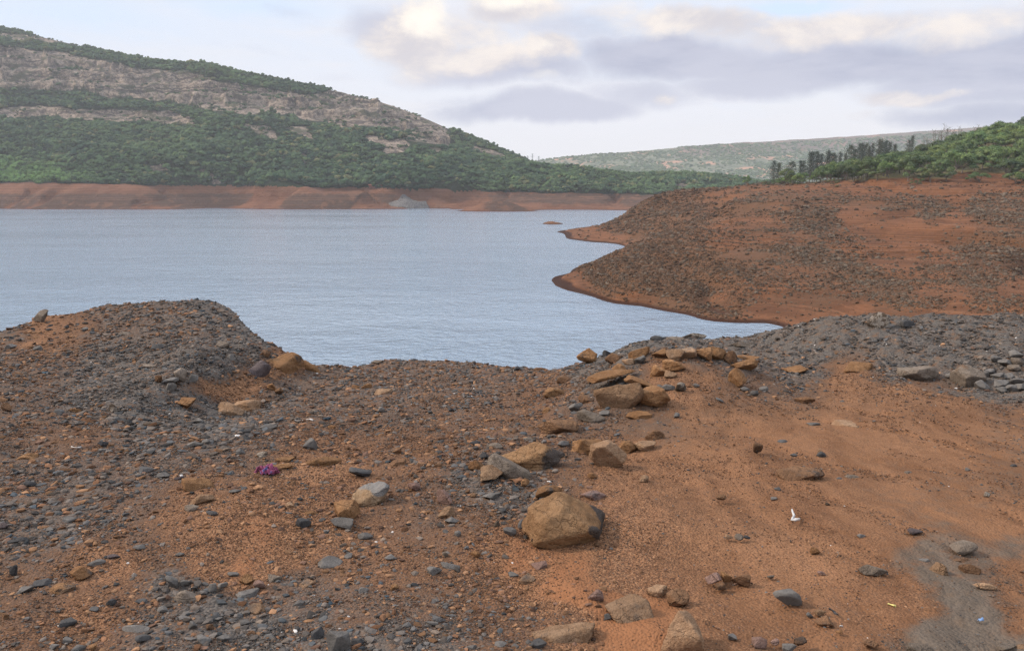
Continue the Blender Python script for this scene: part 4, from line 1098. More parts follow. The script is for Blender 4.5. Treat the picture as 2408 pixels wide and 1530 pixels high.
# --- rim of the saddle
S('A5', 1245, 1080, 52, 36, 'dark', 'dark round stone on the rim of the saddle against the water')
S('A5', 1422, 1076, 108, 42, 'brown', 'brown pointed rock on the rim of the saddle')
S('A5', 405, 1016, 52, 26, 'dark', 'dark stone on the saddle rim, left part')
S('A5', 258, 1036, 58, 30, 'grey', 'brownish grey stone on the saddle rim')
S('A5', 45, 1042, 44, 30, 'slate', 'grey stone where the left bench meets the saddle rim')
S('A5', 510, 1012, 44, 22, 'dark', 'small dark stone on the highest part of the saddle rim')
S('A5', 178, 1207, 68, 46, 'ochre', 'ochre stone in the hollow below the saddle')
S('A5', 102, 1207, 48, 32, 'ochre', 'small ochre stone in the hollow beside a larger one')
S('A5', 285, 1372, 40, 42, 'slate', 'grey stone on the slope below the saddle')
S('A5', 1032, 1318, 50, 28, 'dark', 'dark stone in the middle of the saddle slope')
S('A5', 770, 1372, 34, 26, 'dark', 'tiny dark stone in the middle of the saddle slope')
S('A5', 300, 1250, 110, 40, 'tan', 'low tan slab on the saddle slope', sink=.45)
# --- left bench
S('A4', 2010, 1102, 220, 215, 'ochre', 'big ochre rock embedded in the end of the grey bench', tilt=(0, 24), seed=349, sink=.45, hmul=.66, depth=1.15)
S('A4', 2180, 1078, 190, 84, 'ochre', 'ochre tail of rock running down from the embedded rock', tilt=(0, 26), depth=.4, sink=.4, seed=347, hmul=.7)
S('A4', 1812, 1122, 162, 160, 'purple', 'purple grey boulder embedded in the cut face of the bench', seed=351, sink=.4, hmul=.75, depth=1.0)
S('A4', 1872, 990, 56, 46, 'brown', 'brown stone wedged above the purple grey boulder')
S('A4', 1320, 1357, 106, 74, 'ochre', 'ochre boulder on rubble left of two flat ochre rocks', seed=353)
S('A4', 1612, 1395, 178, 102, 'tan', 'nearer flat ochre rock at the foot of the bench', sink=.4, seed=359)
S('A4', 1720, 1352, 250, 98, 'tan', 'farther long flat ochre rock at the foot of the bench', sink=.4, yaw=-16, seed=361)
S('A4', 1912, 1226, 58, 52, 'ochre', 'upright ochre stone below the cut face of the bench')
S('A4', 1965, 1246, 56, 46, 'brown', 'brown stone beside the upright ochre stone')
S('A4', 1200, 1190, 112, 48, 'slate', 'long dark slate slab jutting from the rubble face', tilt=(0, -10))
S('A4', 1272, 1167, 98, 66, 'grey', 'leaning grey slab in the rubble face', tilt=(0, 28))
S('A4', 1366, 1177, 64, 64, 'slate', 'upright grey slab right of the leaning one', tilt=(0, -12))
S('A4', 1210, 1232, 64, 50, 'slate', 'grey slab below the jutting dark one')
S('A4', 1120, 1170, 58, 56, 'brown', 'brownish slab left of the jutting dark one')
S('A4', 540, 1377, 74, 42, 'ochre', 'ochre stone on the left gravel with a dark one near')
S('A4', 796, 1376, 56, 56, 'pale', 'whitish upright stone on the left gravel')
S('A4', 418, 1387, 70, 36, 'dark', 'dark stone left of the ochre one on the left gravel')
S('A4', 48, 1366, 66, 56, 'brown', 'brown stone at the left edge below the bench')
S('A4', 290, 742, 122, 104, 'grey', 'big slanted slab on the skyline of the left bench', tilt=(0, -30), depth=.45, seed=371, sink=.2, hmul=.66)
S('A4', 382, 682, 50, 34, 'slate', 'grey stone right of the big slanted skyline slab')
S('A4', 455, 664, 42, 34, 'dark', 'dark upright stone on the left bench skyline')
S('A4', 526, 652, 54, 20, 'ochre', 'orange stone on the left bench skyline')
S('A4', 1776, 792, 56, 44, 'grey', 'grey upright stone on the steep end of the bench')
S('A4', 1668, 668, 50, 28, 'grey', 'stone on the upper end of the bench skyline')
S('A4', 2150, 968, 76, 38, 'grey', 'grey stone on the tail of the bench beside the water')
S('A4', 1572, 926, 80, 54, 'grey', 'weathered stone on top of the bench near its end')
S('A4', 1632, 1018, 60, 44, 'slate', 'smooth grey stone on the rubble face near the purple boulder')
S('A4', 75, 926, 64, 34, 'slate', 'grey stone at the left edge on the bench')
S('A4', 262, 936, 64, 32, 'slate', 'grey stone beside the orange bare patch on the bench')
S('A4', 1402, 1452, 68, 38, 'slate', 'grey stone below the foot of the bench')
S('A4', 1895, 1488, 104, 32, 'slate', 'flat slate near the pale scraps')
S('A4', 2335, 1488, 52, 30, 'ochre', 'small orange stone in the hollow')
S('A4', 1120, 925, 90, 36, 'dark', 'dark slate on top of the bench')
S('A4', 880, 835, 80, 22, 'grey', 'flat pale grey stone on top of the bench')
S('A4', 600, 795, 50, 22, 'slate', 'flat stone above the orange bare patch on the bench')
S('A4', 1060, 1062, 90, 34, 'grey', 'flat grey slab on the rubble face')

# --- loose grit: uncountable chips, denser and greyer where slate was tipped
def chip_protos(n, seed, p=30):
    out = []
    for k in range(n):
        V, Fc = rock_verts(seed + k * 13, 1, 9, p, 0)
        out.append(V)
    return np.array(out), ICO[1][1]


def scatter_mesh(name, X, Y, Z, S3, cols, mat, protos, smooth=False, seed=3, yaw_only=False):
    r = np.random.default_rng(seed)
    PV, Fc = protos; n = len(X); nv = PV.shape[1]
    pick = r.integers(0, len(PV), n)
    V = PV[pick] * S3[:, None, :]
    yw = r.uniform(0, 2 * math.pi, n); tl = r.normal(0, .22, n); t2 = r.normal(0, .22, n)
    if yaw_only: tl *= .3; t2 *= .3
    c, s = np.cos(tl)[:, None], np.sin(tl)[:, None]
    y, z = V[..., 1] * c - V[..., 2] * s, V[..., 1] * s + V[..., 2] * c; V[..., 1], V[..., 2] = y, z
    c, s = np.cos(t2)[:, None], np.sin(t2)[:, None]
    x, z = V[..., 0] * c - V[..., 2] * s, V[..., 0] * s + V[..., 2] * c; V[..., 0], V[..., 2] = x, z
    c, s = np.cos(yw)[:, None], np.sin(yw)[:, None]
    x, y = V[..., 0] * c - V[..., 1] * s, V[..., 0] * s + V[..., 1] * c; V[..., 0], V[..., 1] = x, y
    V = V + np.stack([X, Y, Z], -1)[:, None, :]
    F2 = (Fc[None] + (np.arange(n) * nv)[:, None, None]).reshape(-1, 3)
    C = np.repeat(cols, nv, 0)
    me = new_mesh(name, V.reshape(-1, 3), F2, smooth, None, {'tone': C})
    return link(name, me, mat)


def chip_material(name, bump=.4, sc=60):
    m, nt, out = new_mat(name); T = NT(nt)
    c = T.attr('tone', 'Color'); co = T.n('ShaderNodeNewGeometry').outputs['Position']
    n = T.noise(co, sc, 4, .65)
    c = T.mix(1.0, c, T.mix(n, (.72, .72, .72), (1.28, 1.28, 1.28)), 'MULTIPLY')
    bsdf(T, out, c, .97, n, bump, .4 / sc, .05)
    return m


def build_grit():
    N = 420000
    r = np.random.default_rng(42)
    b = r.uniform(math.log(3.0), math.log(24), N); a = r.uniform(-.85, .85, N)
    Y = np.exp(b); X = a * Y
    Z0 = CAMZ - np.zeros(N)
    Z = near_z(X, Y)
    g = near_grey(X, Y, Z)
    px, py = project(X, Y, Z)
    left = sstep(1500, 1150, px + 40 * fbm2(X * .8, Y * .8, 2, 5))
    cl = .5 + .5 * fbm2(X * 1.6, Y * 1.6, 3, 71)
    dens = .045 + .55 * sstep(.15, .8, g) + .26 * left * (.3 + cl) + .12 * (cl > .55) * (.25 + left)
    wash = (px > 2120) & (py > 1250) & (g > .4)
    dens = np.where(wash, .02, dens)
    dens = np.where((g < -.02), dens * .45, dens)
    keep = r.random(N) < dens
    # nothing beyond the rim foot
    X, Y, Z, g, px, py = [q[keep] for q in (X, Y, Z, g, px, py)]
    n = len(X)
    pxs = 1.05 * (r.pareto(1.75, n) + 1); pxs = np.minimum(pxs, np.where(g > .5, 9, 6.5)); pxs = np.where(Y > 10, np.minimum(pxs, 4.6), pxs)
    pxs = np.where((px > 1450) & (py > 950), np.minimum(pxs, 2.6), pxs)
    s = np.minimum(pxs * Y / 788, .20)
    S3 = np.stack([s * r.uniform(.9, 1.5, n), s * r.uniform(.7, 1.1, n), s * r.uniform(.25, .7, n)], -1)
    isg = r.random(n) < np.clip(.12 + 1.0 * g, .06, .96)
    v = (.5 + 1.15 * r.random(n) ** 1.2)[:, None]
    gre = np.array([.083, .071, .062]) + r.normal(0, .012, (n, 1)) * [1.4, .7, .2]
    bro = np.where(r.random((n, 1)) < .5, [.135, .069, .038], [.18, .098, .053])
    bro = np.where(r.random((n, 1)) < .25, [.10, .058, .040], bro)
    col = np.where(isg[:, None], gre, bro) * v
    wh = r.random(n) < .004
    col[wh] = [.5, .46, .42]; S3[wh] *= .6
    Z = Z + S3[:, 2] * .12
    o = scatter_mesh('gravel', X, Y, Z, S3, np.clip(col, .01, 1), chip_material('slate_grit'), chip_protos(10, 900))
    tag(o, 'loose slate chips and rust brown gravel covering the foreground', 'gravel', kind='stuff')
    N = 330000
    b = r.uniform(math.log(3.2), math.log(15), N); a = r.uniform(-.72, .72, N)
    Y = np.exp(b); X = a * Y; Z = near_z(X, Y); g = near_grey(X, Y, Z); px, py = project(X, Y, Z)
    cl = .5 + .5 * fbm2(X * 1.1, Y * 1.1, 4, 73)
    keep = r.random(N) < np.where(g > .5, .55, .12 + .8 * sstep(.42, .68, cl)) * np.where((px > 2120) & (py > 1250) & (g > .4), .15, 1) * np.where(g < -.08, .35, 1) * (1 - .72 * sstep(1400, 1650, px + 120 * fbm2(X, Y, 2, 75)))
    X, Y, Z, g = X[keep], Y[keep], Z[keep], g[keep]; n = len(X)
    s = np.minimum(r.uniform(.75, 2.3, n) * Y / 788, .035)
    S3 = np.stack([s, s * r.uniform(.7, 1, n), s * r.uniform(.5, .85, n)], -1)
    isg = r.random((n, 1)) < np.clip(.05 + .9 * g, .03, .9)[:, None]
    col = np.where(isg, [.080, .068, .058], np.where(r.random((n, 1)) < .5, [.120, .060, .033], np.where(r.random((n, 1)) < .35, [.185, .100, .054], [.072, .044, .031]))) * r.uniform(.7, 1.25, n)[:, None]
    O = np.array([(1, 0, 0), (-1, 0, 0), (0, 1, 0), (0, -1, 0), (0, 0, 1), (0, 0, -1)], float) * .5
    OF = np.array([(0, 2, 4), (2, 1, 4), (1, 3, 4), (3, 0, 4), (2, 0, 5), (1, 2, 5), (3, 1, 5), (0, 3, 5)])
    pr = np.array([O * (1 + r.uniform(-.3, .3, (6, 1))) for _ in range(6)])
    o = scatter_mesh('granules', X, Y, Z + S3[:, 2] * .2, S3, col, chip_material('soil_granules'), (pr, OF), seed=4)
    tag(o, 'fine rust brown granules strewn over the soil', 'gravel', kind='stuff')
    # rubble strewn over the promontory
    N = 340000
    b = r.uniform(math.log(108), math.log(470), N); a = r.uniform(.0, .85, N)
    Y = np.exp(b); X = a * Y; Z = prom_z(X, Y)
    px, py = project(X, Y, Z)
    rk = rocky(px, py)
    cl = .8 * fbm2(X / 16, Z / .9 + Y / 30, 4, 121) + .8 * fbm2(X / 26, Y / 18, 3, 123)
    p = np.clip(1.6 * (rk - .30) + 1.0 * cl * (rk > .08), 0.035, 1) * (Z > .35)
    p = np.where(px < 1700, p * 1.0, p)
    keep = (r.random(N) < p * .75) & (px < 2700) & (py > 425)
    X, Y, Z, rk, px = X[keep], Y[keep], Z[keep], rk[keep], px[keep]; n = len(X)
    pxs = np.minimum(.95 * (r.pareto(2.5, n) + 1), 4.0)
    s = np.minimum(pxs * Y / 788, 2.2)
    S3 = np.stack([s * r.uniform(.9, 1.4, n), s * r.uniform(.8, 1.1, n), s * r.uniform(.5, .95, n)], -1)
    base = np.where(r.random((n, 1)) < .6, [.092, .052, .031], [.062, .039, .026])
    grey = sstep(420, 470, Y * 0 + project(X, Y, Z)[1]) * 0 + (r.random(n) < .25 + .3 * (px > 1750))
    base = np.where(grey[:, None] > .5, [.098, .074, .054], base)
    col = base * r.uniform(.55, 1.35, n)[:, None]
    o = scatter_mesh('rubble', X, Y, Z + S3[:, 2] * .12, S3, col, chip_material('brown_rubble', .5, 3), chip_protos(8, 1700, 14), seed=8)
    tag(o, 'brown rubble and boulders strewn over the bare promontory', 'rubble', kind='stuff')
    print('chips', len(S3))


build_grit()

# --- litter
def cloth():
    nu, nv = 44, 26
    u, v = np.meshgrid(np.linspace(-1, 1, nu), np.linspace(-1, 1, nv))
    px, pb = (0 + 1868 * .51623) * .64731, (1574 + 286 * .51634) * .64731
    X, Y = pix_ground(px, pb); t = Y / float(dirYZ(pb)[0]); W = 165 * .334 * t / F
    x = u * W * .5 * (1 - .25 * v * v) + .012 * np.sin(9 * v); y = v * W * .27 * (1 + .3 * np.sin(3 * u + 1)) + .015 * np.sin(7 * u)
    z = .05 * np.abs(fbm2(u * 2.6 + 4, v * 2.2, 3, 5)) + .028 * np.sin(11 * u + 3 * v) * np.sin(3 * v - 5 * u) + .03
    z = z * (1 - .7 * np.maximum(np.abs(u), np.abs(v)) ** 4)
    Xw, Yw = X + x, Y + W * .2 + y
    Zw = near_z(Xw, Yw) + np.maximum(z, .006)
    m, nt, out = new_mat('pink_cloth'); T = NT(nt)
    tc = T.n('ShaderNodeTexCoord').outputs['Object']
    n = T.noise(T.n('ShaderNodeNewGeometry').outputs['Position'], 16, 3, .6)
    c = T.mix(T.maprange(n, .38, .46), (.085, .022, .035), (.215, .05, .098))
    c = T.mix(T.maprange(n, .58, .63), c, (.10, .11, .24))
    bsdf(T, out, c, .85, T.noise(T.n('ShaderNodeNewGeometry').outputs['Position'], 220, 2, .5), .3, .003)
    me = new_mesh('cloth', np.stack([Xw - X, Yw - Y, Zw - float(near_z(X, Y))], -1).reshape(-1, 3), grid_faces(nv, nu), True)
    o = link('cloth', me, m, None, (X, Y, float(near_z(X, Y))))
    md = o.modifiers.new('thickness', 'SOLIDIFY'); md.thickness = .004
    tag(o, 'crumpled pink cloth lying on the gravel', 'cloth')


cloth()


def flat_mat(name, col, rough=.6):
    m, nt, out = new_mat(name); T = NT(nt)
    n = T.noise(T.n('ShaderNodeNewGeometry').outputs['Position'], 60, 3, .6)
    bsdf(T, out, T.mix(n, tuple(.75 * c for c in col), col), rough, n, .3, .004)
    return m


def strip(name, reg, pts, wz, mat, label, cat, lift=.012, curl=.0, group=None):
    """a bent flat strip or scrap with thickness, traced along points of an enlarged view"""
    x0, y0 = R0[reg]; W3 = []
    for zx, zy in pts:
        px = (x0 + zx * .51623) * .64731; py = (y0 + zy * .51634) * .64731
        X, Y = pix_ground(px, py); W3.append((X, Y))
    W3 = np.array(W3); k = len(W3)
    t = W3[0, 1] / float(dirYZ((y0 + pts[0][1] * .51634) * .64731)[0]); hw = wz * .334 * t / F * .5
    V = []; n = 6
    for i in range(k):
        d = W3[min(i + 1, k - 1)] - W3[max(i - 1, 0)]; d = d / (np.linalg.norm(d) + 1e-9); nrm = np.array([-d[1], d[0]])
        w = hw * (1 if 0 < i < k - 1 else .55)
        for j in range(n):
            q = (j / (n - 1) * 2 - 1)
            p = W3[i] + nrm * q * w
            V.append((p[0], p[1], float(near_z(p[0], p[1])) + lift + curl * (1 - q * q) + .006 * math.sin(i * 2.1 + j)))
    V = np.array(V); o0 = V.mean(0); o0[2] = V[:, 2].min()
    me = new_mesh(name, V - o0, grid_faces(k, n), True)
    o = link(name, me, mat, None, tuple(o0)); md = o.modifiers.new('thickness', 'SOLIDIFY'); md.thickness = max(.004, hw * .25)
    return tag(o, label, cat, group)


M_WHITE = flat_mat('white_scrap', (.50, .47, .44)); M_BLUE = flat_mat('blue_scrap', (.20, .31, .50), .5); M_YEL = flat_mat('yellow_scrap', (.72, .62, .22)); M_STICK = flat_mat('dry_stick', (.20, .14, .10), .9); M_DSTICK = flat_mat('dark_stick', (.05, .045, .045), .9)
strip('scrap', 'B3', [(768, 560), (776, 585), (782, 605), (772, 622), (764, 632), (790, 632), (824, 628)], 10, M_WHITE, 'white forked scrap lying alone on the dirt track', 'scrap', .02, .01)
strip('scrap', 'B3', [(2080, 1335), (2095, 1331), (2110, 1327)], 20, M_BLUE, 'tiny blue wrapper on the grey silt wash', 'wrapper', .012, .008)
strip('scrap', 'B3', [(1443, 1213), (1470, 1222), (1500, 1232)], 12, M_YEL, 'thin yellow strip on the lower track', 'scrap')
strip('scrap', 'B3', [(1103, 1370), (1115, 1371), (1127, 1372)], 10, M_WHITE, 'small white scrap near the bottom of the track', 'scrap')
strip('stick', 'B3', [(1086, 882), (1098, 868), (1094, 855), (1086, 848)], 6, M_STICK, 'small curled dry twig on the smooth track', 'twig')
strip('stick', 'B3', [(1028, 1245), (1050, 1262), (1070, 1278), (1092, 1290)], 11, M_DSTICK, 'dark stick beside the clay lump', 'stick')
strip('scrap', 'A4', [(2075, 1438), (2100, 1436), (2130, 1440)], 16, M_WHITE, 'white paper scrap in the hollow, left of two', 'paper', .02)
strip('scrap', 'A4', [(2158, 1436), (2180, 1434), (2204, 1437)], 14, M_WHITE, 'white paper scrap in the hollow, right of two', 'paper', .02)
strip('scrap', 'B1', [(505, 112), (540, 116), (575, 112)], 16, M_WHITE, 'crumpled white scrap on the left gravel', 'paper', .02)
# ------------------------------------------------------------------ woodland on the far hillside (one mass)
def crown_protos(n, seed):
    """small lumpy crowns: several squashed, dented lobes each"""
    r = np.random.default_rng(seed); out = []
    V1, F1 = ICO[1]
    for k in range(n):
        Vs, Fs = [], []
        for j in range(6):
            c = np.array([r.normal(0, .30), r.normal(0, .30), r.uniform(.28, .72)]) if j else np.array([0, 0, .42])
            s = r.uniform(.22, .36) if j else .40
            V = V1 * (1 + r.uniform(-.32, .32, (len(V1), 1))) * [s, s, s * .85] + c
            Fs.append(F1 + len(V1) * j); Vs.append(V)
        out.append(np.concatenate(Vs))
    return np.array(out), np.concatenate(Fs)


def leaf_mass_material(name):
    m, nt, out = new_mat(name); T = NT(nt)
    c = T.attr('tone', 'Color'); co = T.n('ShaderNodeNewGeometry').outputs['Position']
    n = T.noise(co, .9, 4, .7)
    c = T.mix(1.0, c, T.mix(T.maprange(n, .3, .7), (.5, .5, .55), (1.45, 1.5, 1.3)), 'MULTIPLY')
    bsdf(T, out, c, .9, n, .6, 1.5, .1)
    return m


def build_forest():
    r = np.random.default_rng(77)
    N = 62000
    Y = r.uniform(1085, 1720, N); A = r.uniform(-.95, .72, N); X = A * Y
    Z = hill_z(X, Y); px, py = project(X, Y, Z)
    lim = np.interp(px, [0, 300, 600, 900, 1200, 1530, 2000], [428, 434, 437, 441, 451, 456, 456]) + 3 * fbm2(px / 18, px * 0, 2, 5)
    br = brown(px, py) | brown(px, py - 8)
    cl = fbm2(X / 60, Y / 60, 3, 521)
    p = np.where(br, np.where(cl > .30, .22, .015), .90)
    yrd = np.interp(A, RIDGE_A, RIDGE_Y)
    p = np.where((px > 785) & (px < 1062) & (Y > yrd - 25), .05, p)
    # bare strips inside the main cliff carry bushes along the ledges
    p = np.where(br & (py < 330) & (fbm2(px / 60, py / 8, 3, 523) > .12), .42, p)
    ok = (py < lim) & (r.random(N) < p) & (px > -650) & (px < 2300)
    X, Y, Z, px, py, br, yrd = [q[ok] for q in (X, Y, Z, px, py, br, yrd)]
    n = len(X)
    s = (4.5 + 8.0 * r.random(n) ** 1.6) * np.where(br, .5, 1) * np.where(Y > yrd - 60, .72, 1) * (1 + .35 * fbm2(X / 70, Y / 70, 2, 525))
    S3 = np.stack([s * r.uniform(.9, 1.3, n), s * r.uniform(.9, 1.3, n), s * r.uniform(.75, 1.15, n)], -1)
    k = np.clip(.5 + .5 * fbm2(X / 130, Y / 110, 3, 527) + r.normal(0, .28, n), 0, 1)[:, None]
    col = np.array([.017, .040, .022]) * (1 - k) + np.array([.068, .104, .040]) * k
    dry = r.random((n, 1)) < .06; col = np.where(dry, [.105, .105, .045], col)
    near = (sstep(320, 60, px) * sstep(360, 410, py))[:, None]
    col = col * (1 - near) + near * (np.array([.075, .135, .035]) * (.6 + .7 * k))
    o = scatter_mesh('woodland', X, Y, Z - .08 * s, S3, col * r.uniform(.8, 1.2, (n, 1)), leaf_mass_material('hill_leaves'), crown_protos(8, 5), seed=12, yaw_only=True)
    tag(o, 'dense green woodland covering the hillside across the lake', 'woodland', kind='stuff')
    print('forest', n)
    # trees of the hazy range
    N = 26000
    Y = r.uniform(2450, 3520, N); A = r.uniform(-.02, .72, N); X = A * Y
    Z = range_z(X, Y); px, py = project(X, Y, Z)
    cl = fbm2(X / 130, Y / 130, 3, 531)
    ridge = np.interp(px, [1150, 1255, 1565, 1600, 1800, 2000, 2150, 2408], [405, 383, 359, 347, 339, 329, 321, 303])
    onr = np.abs(Y - 3490) < 30
    ok = (r.random(N) < np.where(onr, .9, np.clip(.50 + .9 * cl, .04, .9))) & (py < 445)
    X, Y, Z, px = X[ok], Y[ok], Z[ok], px[ok]; n = len(X)
    s = r.uniform(7, 13, n)
    S3 = np.stack([s * 1.15, s * 1.15, s * r.uniform(.7, 1.2, n)], -1)
    k = r.random((n, 1))
    col = np.array([.035, .062, .028]) * (1 - k) + np.array([.085, .115, .045]) * k
    o = scatter_mesh('distant_woodland', X, Y, Z - .5, S3, col, leaf_mass_material('range_leaves'), chip_protos(6, 2100, 8), seed=13, yaw_only=True)
    tag(o, 'scattered trees greening the hazy far range', 'woodland', kind='stuff')


build_forest()

# ------------------------------------------------------------------ trees standing on the promontory, each its own thing
def tube_path(pts, rad, ns=7):
    pts = np.array(pts, float); V = []; k = len(pts)
    for i in range(k):
        d = pts[min(i + 1, k - 1)] - pts[max(i - 1, 0)]; d /= np.linalg.norm(d) + 1e-9
        a = np.cross(d, [0.3, .9, .1]); a /= np.linalg.norm(a) + 1e-9; b = np.cross(d, a)
        for j in range(ns):
            t = 2 * math.pi * j / ns
            V.append(pts[i] + rad[i] * (math.cos(t) * a + math.sin(t) * b))
    Fc = []
    for i in range(k - 1):
        for j in range(ns):
            Fc.append((i * ns + j, i * ns + (j + 1) % ns, (i + 1) * ns + (j + 1) % ns, (i + 1) * ns + j))
    return V, Fc


class Wood:
    def __init__(self): self.V, self.F = [], []

    def tube(self, pts, rad, ns=7):
        V, Fc = tube_path(pts, rad, ns); o = len(self.V)
        self.V += list(V); self.F += [tuple(i + o for i in f) for f in Fc]

    def mesh(self, name): return new_mesh(name, np.array(self.V), np.array(self.F), True)


def leaf_quads(C, Nrm, size, r, col, aspect=.6):
    """one folded leaf spray per centre"""
    n = len(C)
    t = r.normal(size=(n, 3)); t -= (t * Nrm).sum(1)[:, None] * Nrm; t /= np.linalg.norm(t, axis=1)[:, None] + 1e-9
    b = np.cross(Nrm, t)
    s = size[:, None]
    P0, P1, P2, P3 = C - t * s, C + b * s * aspect, C + t * s, C - b * s * aspect
    V = np.stack([P0, P1, P2, P3], 1).reshape(-1, 3)
    Fc = np.arange(4 * n).reshape(n, 4)
    return V, Fc, np.repeat(col, 4, 0)


def leaf_material(name):
    m, nt, out = new_mat(name); T = NT(nt)
    c = T.attr('tone', 'Color')
    oi = T.n('ShaderNodeObjectInfo')
    c = T.mix(1.0, c, oi.outputs['Color'], 'MULTIPLY')
    d = T.n('ShaderNodeBsdfDiffuse', {'Color': c}); t = T.n('ShaderNodeBsdfTranslucent', {'Color': c}); g = T.n('ShaderNodeBsdfGlossy', {'Roughness': .5, 'Color': (1, 1, 1, 1)})
    mx = T.n('ShaderNodeMixShader', {0: .20, 1: d.outputs[0], 2: t.outputs[0]})
    mx2 = T.n('ShaderNodeMixShader', {0: .03, 1: mx.outputs[0], 2: g.outputs[0]})
    nt.links.new(mx2.outputs[0], out.inputs['Surface'])
    return m


M_LEAF = leaf_material('tree_leaves'); M_NEEDLE = leaf_material('pine_needles')
m_, nt_, out_ = new_mat('bark'); T_ = NT(nt_); nn_ = T_.noise(T_.n('ShaderNodeTexCoord').outputs['Object'], 4, 4, .6)
bsdf(T_, out_, T_.mix(nn_, (.10, .078, .06), (.21, .175, .145)), .95, nn_, .6, .05); M_BARK = m_


def broad_tree(seed, spread=1.0, low=.15, leaves=3600):
    """unit broadleaf tree (1 m tall, about 1 m wide): returns crown mesh, trunk mesh"""
    r = np.random.default_rng(seed); w = Wood()
    fork = .20 + .12 * r.random()
    lean = r.normal(0, .05, 2)
    top = np.array([lean[0], lean[1], fork])
    w.tube([(0, 0, -.06), (lean[0] * .5, lean[1] * .5, fork * .5), top], [.035, .028, .024])
    C, Nn, Sz, Col = [], [], [], []
    nl = int(r.integers(9, 13))
    for k in range(nl):
        ang = 2.4 * k + r.normal(0, .3); rr = (.12 + .33 * math.sqrt((k + .5) / nl)) * spread * r.uniform(.85, 1.1)
        zc = .55 + .30 * (1 - (rr / (.47 * spread)) ** 2) + r.normal(0, .06) - (low if rr > .32 else 0) * r.random()
        c = np.array([lean[0] + rr * math.cos(ang), lean[1] + rr * math.sin(ang), min(zc, .86)])
        R = r.uniform(.14, .23)
        mid = top * .5 + c * .5 + r.normal(0, .02, 3) - [0, 0, .04]
        w.tube([top, mid, c - [0, 0, R * .4]], [.016, .010, .004], 5)
        n = int(leaves / nl); lt = r.uniform(.15, .8)
        d = r.normal(size=(n, 3)); d /= np.linalg.norm(d, axis=1)[:, None]
        d[:, 2] = np.where(d[:, 2] < -.35, -d[:, 2] * .6, d[:, 2])
        lump = 1 + .28 * fbm3(d * 2.4 + k * 7, 2, seed + k)
        rad = R * lump * r.uniform(.72, 1.06, n)
        P_ = c + d * rad[:, None] * [1, 1, .82]
        nr = d + r.normal(0, .30, (n, 3)) + [0, 0, .25]; nr /= np.linalg.norm(nr, axis=1)[:, None]
        kk = np.clip(lt + .5 * fbm3(P_ * 9 + 3, 2, seed) + r.normal(0, .15, n), 0, 1)[:, None]
        C.append(P_); Nn.append(nr); Sz.append(r.uniform(.016, .036, n)); Col.append(np.array([.024, .052, .016]) * (1 - kk) + np.array([.112, .155, .042]) * kk)
    V, Fc, cc = leaf_quads(np.concatenate(C), np.concatenate(Nn), np.concatenate(Sz), r, np.concatenate(Col))
    return new_mesh('crown', V, Fc, False, None, {'tone': cc}), w.mesh('trunk')


def pine_tree(seed, width=.32, sparse=1.0):
    """unit feathery conifer, 1 m tall"""
    r = np.random.default_rng(seed); w = Wood()
    bend = r.normal(0, .025, 2)
    ax = lambda t: np.array([bend[0] * math.sin(3 * t), bend[1] * math.sin(2.5 * t + 1), t])
    w.tube([ax(t) - [0, 0, .04 * (t == 0)] for t in (0, .25, .5, .75, .97)], [.017, .014, .010, .006, .002], 6)
    C, Nn, Sz, Col = [], [], [], []
    nb = int(44 * sparse)
    for k in range(nb):
        t = .16 + .82 * (k / nb) + r.normal(0, .01); t = min(t, .97)
        ang = 2.4 * k + r.normal(0, .4)
        L = width * (.20 + .80 * (1 - t) ** .75) * r.uniform(.45, 1.15) * (.6 if t < .25 else 1)
        b0 = ax(t); dirv = np.array([math.cos(ang), math.sin(ang), r.uniform(.25, .75)])
        tip = b0 + dirv * L
        w.tube([b0, b0 * .4 + tip * .6 + [0, 0, .01], tip], [.004, .003, .001], 4)
        n = int(52)
        u = r.uniform(.25, 1.08, n)[:, None]
        sp = .030 + .035 * (1 - t)
        P_ = b0 + (tip - b0) * u + r.normal(0, sp, (n, 3)) * [1, 1, .8] * (.5 + .5 * u)
        nr = r.normal(size=(n, 3)); nr /= np.linalg.norm(nr, axis=1)[:, None]
        kk = r.random((n, 1))
        C.append(P_); Nn.append(nr); Sz.append(r.uniform(.012, .026, n)); Col.append(np.array([.034, .048, .036]) * (1 - kk) + np.array([.085, .100, .070]) * kk)
    V, Fc, cc = leaf_quads(np.concatenate(C), np.concatenate(Nn), np.concatenate(Sz), r, np.concatenate(Col), .28)
    return new_mesh('crown', V, Fc, False, None, {'tone': cc}), w.mesh('trunk')


def sapling(seed):
    r = np.random.default_rng(seed); w = Wood(); C = []
    for k in range(3):
        a = r.uniform(0, 6.28); tilt = r.uniform(.02, .16); hgt = r.uniform(.7, 1.0)
        p = [np.array([tilt * t * math.cos(a), tilt * t * math.sin(a), t * hgt]) for t in (0, .4, .75, 1)]
        w.tube([p[0] - [0, 0, .04]] + p[1:], [.010, .007, .004, .0015], 5)
        for j in range(16):
            t = r.uniform(.35, 1); b0 = p[0] + (p[-1] - p[0]) * t; an = r.uniform(0, 6.28); L = r.uniform(.06, .16) * (1.2 - t * .6)
            tip = b0 + np.array([math.cos(an) * L, math.sin(an) * L, L * r.uniform(.6, 1.4)])
            w.tube([b0, tip], [.003, .001], 4)
            C.append(b0 + (tip - b0) * r.uniform(.4, 1.1, (7, 1)) + r.normal(0, .012, (7, 3)))
    C = np.concatenate(C); n = len(C); nr = r.normal(size=(n, 3)); nr /= np.linalg.norm(nr, axis=1)[:, None]
    kk = r.random((n, 1)); col = np.array([.075, .075, .055]) * (1 - kk) + np.array([.12, .125, .08]) * kk
    V, Fc, cc = leaf_quads(C, nr, r.uniform(.007, .014, n), r, col, .4)
    return new_mesh('crown', V, Fc, False, None, {'tone': cc}), w.mesh('trunk')


